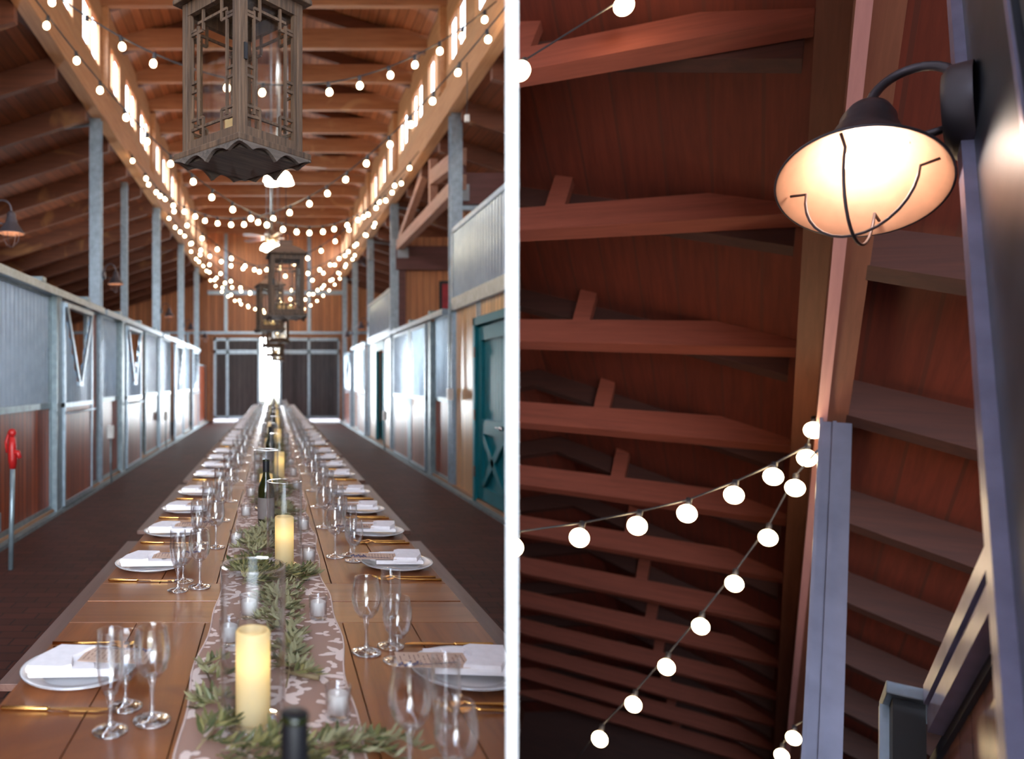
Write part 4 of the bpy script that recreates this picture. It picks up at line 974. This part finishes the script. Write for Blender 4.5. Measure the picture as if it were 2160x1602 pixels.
for side, s, rz in (('left', -1, 0.0), ('right', 1, PI)):
    for i, y in enumerate(rows):
        near = y < 7.5
        n_ = i; where = ('at the %s %s-hand setting from the front' % (ordw(max(n_, 1)), side)) if i else 'at the %s-hand setting cut by the bottom edge' % side
        ax = s*0.435; jx = rng.uniform(-0.006, 0.006); jy = rng.uniform(-0.012, 0.012); yy = y+jy
        K = 'near' if near else 'far'
        def P(dx, dy): return (ax+jx-s*dx, yy-(-s)*0*0+(-s)*(-dy) if False else yy+(dy if s < 0 else -dy))
        # dx: towards the table centre, dy<0: knife side
        def loc(dx, dy, z=TH): 
            q = P(dx, dy); return (q[0], q[1], z)
        if i > 0:
            put('plate'+K, mk_plate if near else mk_plate_far, loc(0, 0), rz, 'round white plate with ridged silvery rim '+where, 'plate', 'white plates of the %s row' % side)
            put('napkin'+K, mk_napkin if near else mk_napkin_far, loc(0, 0, TH-0.0008), rz+rng.uniform(-0.05, 0.05), 'folded white linen napkin on the plate '+where, 'napkin', 'folded napkins of the %s row' % side)
            c = put('card', mk_card, loc(0.055, 0.014, TH+0.0395), rz+rng.uniform(-0.12, 0.05), 'tan menu card tucked in the napkin '+where, 'menu card', 'menu cards of the %s row' % side)
            if near: put('sprig', mk_sprig, loc(0.08, 0.040, TH+0.0415), rz+rng.uniform(-0.2, 0.2), 'dark lavender sprig lying on the menu card '+where, 'sprig', 'lavender sprigs of the %s row' % side)
            put('knife'+K, mk_knife if near else mk_knife_far, loc(0.0, -0.185+rng.uniform(-0.005, 0.005)), rz-0.03, 'gold table knife beside the plate '+where, 'knife', 'gold knives of the %s row' % side)
            f1 = 'fork'
            put(f1, lambda: fork_mesh().build('dinner_fork', 'gold'), loc(0.0, 0.158), rz+0.02, 'gold dinner fork, nearer the plate '+where, 'fork', 'gold forks of the %s row' % side)
            if near: put(f1, None, loc(-0.012, 0.187), rz-0.02, 'gold salad fork, farther from the plate '+where, 'fork', 'gold forks of the %s row' % side)
        if s < 0: G = (('flute', 0.130, -0.285), ('goblet', 0.132, -0.185), ('wine', 0.197, -0.245))
        else: G = (('flute', 0.142, -0.175), ('goblet', 0.142, -0.085), ('wine', 0.208, -0.138))
        if i == 0 and s < 0: continue
        for kind, dx, dy in G:
            if i == 1: dy += 0.02 if s < 0 else 0
            jx2 = rng.uniform(-0.004, 0.004)
            put(kind+K, mk_glass(kind) if near else (lambda k_=kind: simple_glass(k_)), loc(dx+jx2, dy+rng.uniform(-0.006, 0.006), TH+0.0005), 0,
                'clear %s %s' % (GLAB[kind], where), 'glass', '%s of the %s row' % ({'wine': 'wine glasses', 'flute': 'champagne flutes', 'goblet': 'water goblets'}[kind], side))

# ---------------- candles in hurricane glasses
def mk_candle():
    t = empty('pillar_candle', '', 'candle'); H = 0.172; R_ = 0.033
    m = MB().lathe([(1e-4, 0.0), (R_-0.001, 0.0), (R_, 0.002), (R_, H*0.5), (R_, H-0.004), (R_-0.003, H), (R_-0.008, H-0.002), (R_-0.011, H-0.012), (1e-4, H-0.018)], n=36)
    m.build('wax_body', 'wax', t)
    MB().sphere((0, 0, H*0.66), 0.0085, 10, 8, 1.3).build('led_flame', 'flame', t)
    return t
def mk_hurricane():
    t = empty('hurricane_glass', '', 'candle holder'); R_ = 0.062
    MB().lathe([(R_, 0.006), (R_, 0.15), (R_, 0.304), (R_-0.001, 0.3055), (R_-0.0028, 0.304), (R_-0.0028, 0.15), (R_-0.0028, 0.016)], n=44).build('cylinder', 'glass_cyl', t)
    MB().lathe([(1e-4, 0.0), (R_-0.006, 0.0), (R_, 0.006), (R_-0.001, 0.012), (R_-0.006, 0.0125), (1e-4, 0.0105)], n=44).build('thick_base', 'glass', t)
    MB().tube([((R_-0.0014)*math.cos(a), (R_-0.0014)*math.sin(a), 0.305) for a in [2*PI*i/44 for i in range(44)]], 0.0015, 6, closed=True).build('rim', 'glass', t)
    return t
CY_ = [1.405, 2.58, 3.76, 4.93, 6.1, 7.3, 8.5, 9.7, 10.9, 12.1, 13.3, 14.5, 15.7, 16.9, 18.1, 19.2]
for i, y in enumerate(CY_):
    x = -0.04 if i % 2 == 0 else 0.036
    put('hurr', mk_hurricane, (x, y, TH+0.004), 0, '%s clear hurricane glass from the front, around an ivory candle' % ordw(i+1), 'candle holder', 'hurricane glasses on the runner')
    put('cand', mk_candle, (x, y, TH+0.0148), 0, '%s glowing ivory pillar candle from the front, inside clear glass' % ordw(i+1), 'candle', 'pillar candles on the runner')
# ---------------- votives
def mk_votive():
    t = empty('votive_candle', '', 'votive'); R_ = 0.026
    MB().lathe([(1e-4, 0.0), (R_-0.003, 0.0), (R_-0.001, 0.004), (R_, 0.062), (R_-0.0008, 0.0632), (R_-0.002, 0.062), (R_-0.003, 0.012), (1e-4, 0.0095)], n=24).build('glass_cup', 'glass_thin', t)
    MB().lathe([(1e-4, 0.011), (R_-0.0045, 0.011), (R_-0.004, 0.046), (R_-0.007, 0.0475), (1e-4, 0.044)], n=20).build('wax_fill', 'wax_white', t)
    return t
VO = [(-0.112, 1.84), (0.122, 2.04), (0.125, 1.44), (-0.15, 2.93), (0.126, 2.66), (0.128, 3.22), (-0.135, 3.55), (-0.07, 2.05)]
y = 4.15
while y < 19.3:
    VO += [(-0.135+rng.uniform(-.01, .01), y), (0.13+rng.uniform(-.01, .01), y+0.28)]; y += 0.62
VOs = sorted(VO, key=lambda p: p[1]); nL = nR = 0
for x, y in VOs:
    if x < 0: nL += 1; nn = nL; sd = 'left'
    else: nR += 1; nn = nR; sd = 'right'
    put('votive', mk_votive, (x, y, TH+0.004), 0, '%s white votive candle from the front on the %s half of the runner' % (ordw(nn), sd), 'votive candle', 'votive candles on the runner')
# ---------------- wine bottles
def mk_bottle():
    t = empty('wine_bottle', '', 'bottle')
    MB().lathe([(1e-4, 0.01), (0.030, 0.0), (0.0365, 0.004), (0.0375, 0.012), (0.0375, 0.155), (0.0355, 0.175), (0.027, 0.198), (0.018, 0.220), (0.0145, 0.240), (0.0140, 0.292), (0.0155, 0.294), (0.0155, 0.300), (1e-4, 0.3002)], n=32).build('bottle_body', 'bottle', t)
    MB().lathe([(0.0382, 0.035), (0.0382, 0.13)], n=32).build('paper_label', 'bottle_label', t)
    MB().lathe([(0.0152, 0.245), (0.0150, 0.300), (0.0140, 0.3015), (1e-4, 0.302)], n=24).build('capsule', 'foil', t)
    return t
for i, (x, y) in enumerate(((0.022, 0.79), (-0.036, 3.34), (-0.03, 5.75), (0.0, 8.2), (-0.03, 10.5), (0.01, 12.7), (-0.02, 15.1), (0.01, 17.4))):
    put('bottle', mk_bottle, (x, y, TH+0.004), 0, 'dark wine bottle with black capsule, cut by the bottom edge' if i == 0 else '%s dark wine bottle from the front, standing in the olive greenery' % ordw(i+1), 'bottle', 'wine bottles on the runner')
# ---------------- olive garland
def garland(path, nleaf, spread, seed, r_leaf=1.0):
    rg = random.Random(seed); st = MB(); lv = MB()
    P = [Vector(p) for p in path]
    def along(u):
        f = u*(len(P)-1); i = min(int(f), len(P)-2); return P[i].lerp(P[i+1], f-i), (P[i+1]-P[i]).normalized()
    def leaf(p, d, L_, wd):
        d = d.normalized(); up = Vector((rg.uniform(-.6, .6), rg.uniform(-.6, .6), 1)).normalized(); sd = d.cross(up).normalized(); n_ = sd.cross(d)
        c = rg.uniform(-0.15, 0.25)*L_
        a = [p, p+d*L_*0.3+sd*wd-n_*wd*0.3+n_*c*0.3, p+d*L_*0.3-sd*wd-n_*wd*0.3+n_*c*0.3, p+d*L_*0.68+sd*wd*0.85+n_*c*0.7, p+d*L_*0.68-sd*wd*0.85+n_*c*0.7, p+d*L_+n_*c, p+d*L_*0.3+n_*(wd*0.15+c*0.3), p+d*L_*0.68+n_*(wd*0.1+c*0.7)]
        for v in a: v.z = max(v.z, 0.002)
        lv.add(a, [(0, 1, 6), (0, 6, 2), (1, 3, 7, 6), (2, 6, 7, 4), (3, 5, 7), (4, 7, 5)], True)
    st.tube([tuple(p) for p in P], 0.0022, 6)
    made = 0; nleaf = int(nleaf*1.45)
    while made < nleaf:
        p0, t0 = along(rg.random()); sgn = rg.choice((-1, 1))
        a = rg.uniform(0.2, 1.2)*sgn
        d = Vector((t0.x*math.cos(a)-t0.y*math.sin(a), t0.x*math.sin(a)+t0.y*math.cos(a), rg.uniform(-0.05, 0.30))).normalized()
        L_ = rg.uniform(0.06, 0.13)*spread; pts = []; q = p0+Vector((rg.uniform(-.012, .012), 0, rg.uniform(0, .022)))
        k = 7
        for i in range(k+1):
            z = d*L_*i/k; v = q+z+Vector((0, 0, -0.02*(i/k)**2)); v.z = max(v.z, 0.004); pts.append(v)
        st.tube([tuple(v) for v in pts], [0.0013]*k+[0.0006], 4, caps=False)
        sd = Vector((-d.y, d.x, 0))
        for i in range(1, k+1):
            for s_ in (-1, 1):
                dd = d*0.75+sd*s_*rg.uniform(0.35, 0.8)+Vector((0, 0, rg.uniform(-0.1, 0.5)))
                leaf(pts[i], dd, rg.uniform(0.022, 0.040)*r_leaf, rg.uniform(0.0030, 0.0050)*r_leaf); made += 1
        leaf(pts[-1], d, 0.035*r_leaf, 0.005)
    return st, lv
def mk_garland(path, nleaf, spread, seed, label, loc, rl=1.0):
    t = empty('olive_garland', label, 'garland', loc, group='olive branches along the runner')
    a, b = garland(path, nleaf, spread, seed, rl); a.build('twigs', 'stem', t); b.build('foliage', 'leaf', t); return t
z_ = 0.012
mk_garland([(-0.135, -0.11, z_), (-0.10, 0.0, z_), (-0.115, 0.10, z_), (-0.150, 0.22, z_+0.01)], 120, 0.62, 1, 'olive branch curling beside the near candle, on its left', (-0.0, 1.40, TH+0.004))
mk_garland([(-0.10, 0.0, z_), (-0.03, -0.02, z_), (0.03, 0.0, z_), (0.10, 0.015, z_)], 200, 0.7, 2, 'olive sprays lying in front of the near candle', (0, 1.27, TH+0.004))
mk_garland([(0.025, 0.0, z_), (0.040, 0.15, z_), (0.035, 0.3, z_), (0.018, 0.45, z_), (0.02, 0.60, z_), (0.0, 0.78, z_)], 430, 0.60, 3, 'olive branch running behind and right of the near candle', (0, 1.55, TH+0.004))
mk_garland([(0.09, 0.0, z_), (0.16, -0.03, z_), (0.19, -0.02, z_)], 60, 0.6, 4, 'dark olive sprig at the bottom right of the runner', (0, 1.33, TH+0.004))
mk_garland([(-0.10, -0.10, z_), (-0.05, 0.0, z_), (0.03, -0.02, z_), (0.12, 0.02, z_)], 330, 0.75, 5, 'dense olive greenery in front of the second candle', (0, 2.44, TH+0.004))
mk_garland([(-0.08, -0.25, z_), (-0.07, 0.1, z_+0.01), (-0.055, 0.4, z_+0.01), (0.02, 0.68, z_)], 900, 0.72, 6, 'thick olive greenery left of the second candle', (0, 2.65, TH+0.004))
gA = None
y = 3.40; gi = 0; protos = []
while y < 19.2:
    if gi < 3:
        g_ = mk_garland([(0.02, 0, z_), (0.05*(-1)**gi, 0.3, z_+0.006), (-0.055, 0.6, z_+0.008), (0.045, 0.9, z_+0.006), (-0.01, 1.22, z_)], 900-100*gi, 0.75, 20+gi, '', (0, y, TH+0.004)); protos.append(g_)
    else:
        g_ = dup(protos[gi % 3], (0, y, TH+0.004), 0, '')
    g_['label'] = '%s stretch of olive greenery beyond the second candle' % ordw(gi+1)
    y += 1.2; gi += 1
t = empty('cut_branch', 'brown cut olive branch end lying right of the near candle', 'branch', (0, 1.62, TH+0.012))
MB().tube([(0.02, 0.03, 0.0), (0.06, 0.0, 0.003), (0.098, -0.015, 0.002)], [0.005, 0.0055, 0.006], 8).build('wood', 'stem', t)

HALL = [o for o in bpy.data.objects if o.type == 'MESH']

# ================================================================ white strip between the two views, added as a dividing wall
Lw = 24.0
p0 = PL; p1 = PR; p2 = PR+DDIR*Lw; p3 = PL+DDIR*Lw
m = MB(); m.prism([(p0.x, p0.y), (p1.x, p1.y), (p2.x, p2.y), (p3.x, p3.y)], 'Z', 0.0, 7.6)
struct(m.build('wall_divider', 'white_paint'), 'white strip between the left and right views, added as a board wall', 'wall')
# ================================================================ rear bay behind the camera; unseen shell added to keep sky light out
struct(MB().box(-7.4, 13, -6.5, -0.35, -0.24, -0.125).build('floor_rear', 'floor'), 'brick paver floor behind the camera', 'floor')
struct(MB().box(-2.2, 13.0, -6.5, 5.8, 7.75, 7.85).build('light_blocker_ceiling', 'ceil'), 'unseen ceiling over the rear bay, added to shut sky light from the corner', 'ceiling')  # added out of view so no sky shines on the corner from above
struct(MB().box(13.0, 13.1, -6.5, 18, -14, 7.85).build('light_blocker_right', 'ceil'), 'unseen board wall far on the right, added to darken the barn corner', 'wall')  # out of view, added to stop sky light from the right
struct(MB().box(3.0, 13.0, -6.62, -6.5, -0.2, 7.85).build('light_blocker_rear', 'ceil'), 'board wall added behind the camera on the right to hold back light', 'wall')  # added to close the open right side against daylight
struct(MB().box(5.5, 13.0, 19.0, 19.1, -14, 7.6).build('light_blocker_end', 'ceil'), 'unseen board wall past the barn corner, added to shut out sky light', 'wall')  # unseen, added against sky light from the far end
struct(MB().box(0.0, 13.0, 0.0, 19.0, -14.1, -14.0).build('light_blocker_below', 'floor'), 'unseen sheet deep under the barn corner, added to block light from below', 'floor')  # unseen blocker added against light from beneath the corner
m = MB(); m.prism([(p0.x+0.02, p0.y), (p1.x+0.02, p1.y), (p2.x, p2.y), (p3.x, p3.y)], 'Z', -14.0, -0.13)
struct(m.build('light_blocker_left', 'ceil'), 'unseen board wall below the white strip, added to block sky light', 'wall')  # added blocker, stops sky light coming in below floor level
struct(MB().box(0.1, 13.0, -0.45, -0.36, -14.0, -0.25).build('light_blocker_near', 'ceil'), 'unseen board wall below the rear floor, added to block sky light', 'wall')  # another added blocker, shuts the gap under the rear floor
# ================================================================ the barn corner on the right
U_ = Vector((0.39489255, 0.47437093, 0.78678593)); A_ = Vector((0.4309924, 0.66065328, -0.61464038)); R_ = A_.cross(U_)
MF = Matrix(((R_.x, A_.x, U_.x, 0), (R_.y, A_.y, U_.y, 0), (R_.z, A_.z, U_.z, EYE), (0, 0, 0, 1)))
def rroot(name, label, cat, loc=(0, 0, 0), rz=0, kind=None, group=None):
    o = empty(name, label, cat, kind=kind, group=group)
    o.rotation_mode = 'QUATERNION'
    mm = MF @ Matrix.Translation(loc) @ Matrix.Rotation(rz, 4, 'Z')
    o.location = mm.to_translation(); o.rotation_quaternion = mm.to_quaternion(); return o
cc = rroot('ceiling_corner', 'dark red board ceiling with tie beams over the barn corner', 'ceiling', kind='structure')
UT = 4.6
MB().prism([(0.15, UT-0.15), (-2.4, UT+0.75), (-2.4, UT+0.8), (0.15, UT-0.1)], 'Y', 0.4, 19).build('sloped_boards', 'r_ceil', cc)
MB().prism([(-2.4, UT+0.75), (-5.2, UT-0.25), (-5.2, UT-0.2), (-2.4, UT+0.8)], 'Y', 0.4, 19).build('sloped_boards', 'r_ceil', cc)
MB().prism([(0.10, 3.98), (7.0, 3.98-0.32*6.9), (7.0, 4.03-0.32*6.9), (0.10, 4.03)], 'Y', -1.0, 19).build('aisle_boards', 'r_ceil', cc)
MB().prism([(-5.0, 3.98), (-9.5, 3.98-0.32*4.5), (-9.5, 4.03-0.32*4.5), (-5.0, 4.03)], 'Y', 1.0, 19).build('aisle_boards', 'r_ceil', cc)
a = 4.45*0.605-0.10; k = 0
while a < 18.5:
    MB().box(-4.9, -0.06, a, a+0.12, UT-0.15, UT+0.12).build('tie_beam', 'r_tie', cc)
    m = MB(); m.prism([(-0.10, UT-0.32), (-2.45, UT+0.46), (-4.9, UT-0.32), (-4.9, UT-0.10), (-2.45, UT+0.68), (-0.10, UT-0.10)], 'Y', a+0.13, a+0.22); m.build('rafter', 'r_rafter', cc)
    m = MB(); m.box(-1.75, -1.60, a+0.02, a+0.10, UT+0.1, UT+0.55); m.build('web_post', 'r_tie', cc)
    m = MB(); m.prism([(0.24, 3.56), (6.5, 3.56-0.32*6.26), (6.5, 3.86-0.32*6.26), (0.24, 3.86)], 'Y', a+0.95, a+1.06); m.build('aisle_rafter', 'r_rafter', cc)
    a += 4.45*0.303; k += 1
wc = rroot('wall_corner', 'nave wall line of the barn corner with long beam and steel post', 'wall', kind='structure')
MB().box(0.085, 0.14, 0.8, 19, 3.50, 3.56).build('lit_beam_edge', 'r_edge_lit', wc)  # bottom face of the beam, coloured as if lit
MB().box(0.085, 0.25, 0.8, 19, 3.56, 3.98).build('long_beam', 'r_beam', wc)
MB().box(-0.05, 0.12, 0.3, 19, 3.9, UT+0.2).build('upper_boards', 'r_beam', wc)
m = MB(); m.box(0.115, 0.27, 4.9, 5.05, -3, 3.5); m.box(0.10, 0.118, 4.86, 4.92, -3, 3.5); m.box(0.17, 0.19, 4.885, 4.9, -3, 3.5)
m.build('far_post', 'r_far', wc)
MB().box(-5.1, -4.9, 0.8, 19, 3.45, UT).build('opposite_beam', 'r_beam', wc)
for a in (6.5, 10.5): MB().box(-5.0, -4.85, a, a+0.15, -3, 3.5).build('opposite_post', 'galv_dark', wc)
MB().box(6.9, 7.0, -1.0, 19, -3, 2.0).build('outer_boards', 'r_rafter', wc)
MB().box(-9.5, 7.0, 18.9, 19, -6, 5.6).build('end_boards', 'r_rafter', wc)
# near steel post the lamp hangs on, with its bright flange
np_ = rroot('steel_post', 'scuffed grey steel post at the right edge, carrying the big lamp', 'post', (0.28, 1.28, 0))
MB().box(0.0, 0.22, -0.19, 0.18, -1.6, 2.6).build('post_body', 'r_post', np_)
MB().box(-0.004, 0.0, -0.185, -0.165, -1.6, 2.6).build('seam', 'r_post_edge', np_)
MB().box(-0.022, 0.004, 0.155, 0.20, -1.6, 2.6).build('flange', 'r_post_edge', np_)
np2 = rroot('steel_door_frame', 'dark steel frame nearest the right edge, behind the lamp post', 'frame', (0.29, 0.585, 0))
MB().box(0.0, 0.2, -0.40, 0.50, -1.6, 2.6).build('frame_plate', 'r_post', np2)
MB().tube([(-0.012, 0.30, 2.6), (-0.012, 0.30, 1.3), (-0.012, 0.31, -1.0)], 0.010, 8).build('conduit', 'r_post_edge', np2)
MB().box(-0.03, 0.0, 0.28, 0.34, 1.20, 1.34).build('clip', 'black', np2)
# stall rail and glossy boards behind the post
rl = rroot('door_rail', 'brushed steel stall rail rising to the right, at the lower right', 'rail', (0.29, 0, 0.90))
m = MB(); m.box(0.0, 0.05, 1.56, 2.42, -0.018, 0.030); m.box(0.006, 0.05, 1.56, 2.42, -0.085, -0.028); m.build('rail', 'r_post_edge', rl)
rb = rroot('rail_bracket', 'grey steel bracket box at the low end of the stall rail', 'bracket', (0.25, 2.52, 0.90))
MB().box(-0.03, 0.07, -0.07, 0.10, 0.0, 0.035).build('cover', 'galv', rb, bevel=0.004)
MB().box(-0.015, 0.05, -0.05, 0.10, -0.17, 0.0).build('roller_body', 'black', rb)
MB().box(-0.035, 0.02, 0.02, 0.05, -0.22, 0.0).build('hanger', 'galv', rb)
MB().box(-0.03, 0.06, -0.06, 0.10, -0.25, -0.18).build('lower_plate', 'galv', rb)
sp = rroot('stall_panel', 'glossy reddish board stall panel under the rail at lower right', 'stall partition', (0.335, 2.0, 0))
MB().box(0.0, 0.03, -0.45, 1.6, -1.6, 0.81).build('wood_panel', 'r_panel', sp)
MB().box(-0.01, 0.0, -0.45, 1.6, 0.79, 0.82).build('shadow_strip', 'black', sp)  # black strip painted in for the shade between rail and boards
# the large lamp
bl = barn_lamp('barn_lamp', 'large lit barn lamp with wire guard, hanging from the near steel post', (0, 0, 0), 0, s=1.58, seg=64, reach=0.128, arch=0.070, pr=0.070)
mm = MF @ Matrix.Translation((0.286, 1.435, 1.86)) @ Matrix.Rotation(PI-0.22, 4, 'Z') @ Matrix.Rotation(math.radians(-3), 4, 'Y')
bl.rotation_mode = 'QUATERNION'; bl.location = mm.to_translation(); bl.rotation_quaternion = mm.to_quaternion()
# festoon bulbs of the corner, oversized to imitate discs of out-of-focus light
def oversized_string(label, pts, end0=None, end1=None, rad=0.055):
    P = [Vector(p) for p in pts]; o = P[0].copy()
    t = empty('oversized_string_lights', label, 'string lights', o, group='oversized festoons of the barn corner')
    up = U_*0.10
    line = ([end0] if end0 is not None else [])+[p+up for p in P]+([end1] if end1 is not None else [])
    MB().tube([tuple(Vector(q)-o) for q in line], 0.006, 6).build('cable', 'cable', t)
    me = None
    for p in P:
        if me is None:
            b = MB().sphere((0, 0, 0), rad, 20, 12).build('bulb', 'bulb', t); me = b
            so = MB().tube([tuple(U_*rad*0.9), tuple(U_*(rad+0.05))], 0.018, 10).build('socket', 'cable', b); s0 = so
        else:
            b = me.copy(); COL.objects.link(b); b.parent = t; so = s0.copy(); COL.objects.link(so); so.parent = b
        b.location = p-o
    return t
c1 = [(1716, 908), (1702, 967), (1631, 1006), (1548, 1045), (1449, 1084), (1344, 1110), (1222, 1135), (1083, 1155)]
oversized_string('upper string of oversized bulbs sagging from the far steel post to the left', [at(x, y, 4.9-0.10*i) for i, (x, y) in enumerate(c1)], end0=at(1730, 880, 5.0))
c2 = [(1677, 1030), (1620, 1135), (1549, 1232), (1478, 1322), (1406, 1408), (1336, 1487), (1265, 1560)]
oversized_string('lower string of oversized bulbs running down to the left bottom', [at(x, y, 4.8+0.10*i) for i, (x, y) in enumerate(c2)], end0=at(1725, 950, 4.7), end1=at(1195, 1630, 5.7))
oversized_string('string of oversized bulbs crossing the top left of the barn corner', [at(1316, 12, 4.2), at(1097, 150, 4.0)], end0=at(1420, -60, 4.3), end1=at(1000, 215, 3.9))
oversized_string('two oversized bulbs low beside the far steel post', [at(1674, 1558, 6.2), at(1649, 1595, 6.4)], end0=at(1730, 1500, 6.0), end1=at(1600, 1660, 6.6))

# ================================================================ trim both rooms to the dividing wall
bpy.context.view_layer.update()
hs = set(HALL)
allm = [o for o in bpy.data.objects if o.type == 'MESH' and o.name != 'wall_divider']
cutc = {}
def cut(o, point, nrm):
    """keep the side where (p-point).nrm <= 0"""
    mw = o.matrix_world; sd = [(mw @ Vector(c)-point).dot(nrm) for c in o.bound_box]
    if max(sd) <= 1e-4: return True
    if min(sd) >= -1e-4: return False
    if o.data.users > 1: o.data = o.data.copy()
    if o.modifiers:
        for md in list(o.modifiers): o.modifiers.remove(md)
    inv = mw.inverted(); pl = inv @ point; nl = (mw.to_3x3().transposed() @ nrm).normalized()
    bm = bmesh.new(); bm.from_mesh(o.data)
    r = bmesh.ops.bisect_plane(bm, geom=bm.verts[:]+bm.edges[:]+bm.faces[:], dist=1e-6, plane_co=pl, plane_no=nl, clear_outer=True)
    ed = [e for e in r['geom_cut'] if isinstance(e, bmesh.types.BMEdge)]
    glassy = o.data.materials[0] and o.data.materials[0].name in ('goblet_glass', 'sheer_floral_cloth')
    if ed and not glassy:
        try: bmesh.ops.contextual_create(bm, geom=ed) if len(ed) < 6 else bmesh.ops.holes_fill(bm, edges=ed, sides=0)
        except Exception: pass
    n = len(bm.faces); bm.to_mesh(o.data); bm.free(); return n > 0
dead = []
for o in allm:
    keep = cut(o, PL-DN*0.001, DN) if o in hs else cut(o, PR+DN*0.001, -DN)
    if not keep: dead.append(o)
for o in sorted(dead, key=lambda q: -len([1 for _ in q.children])):
    for ch in list(o.children):
        if ch not in dead: ch.parent = o.parent
for o in dead: bpy.data.objects.remove(o, do_unlink=True)
for _ in range(2):
    for o in [q for q in bpy.data.objects if q.type == 'EMPTY' and not q.children]: bpy.data.objects.remove(o, do_unlink=True)
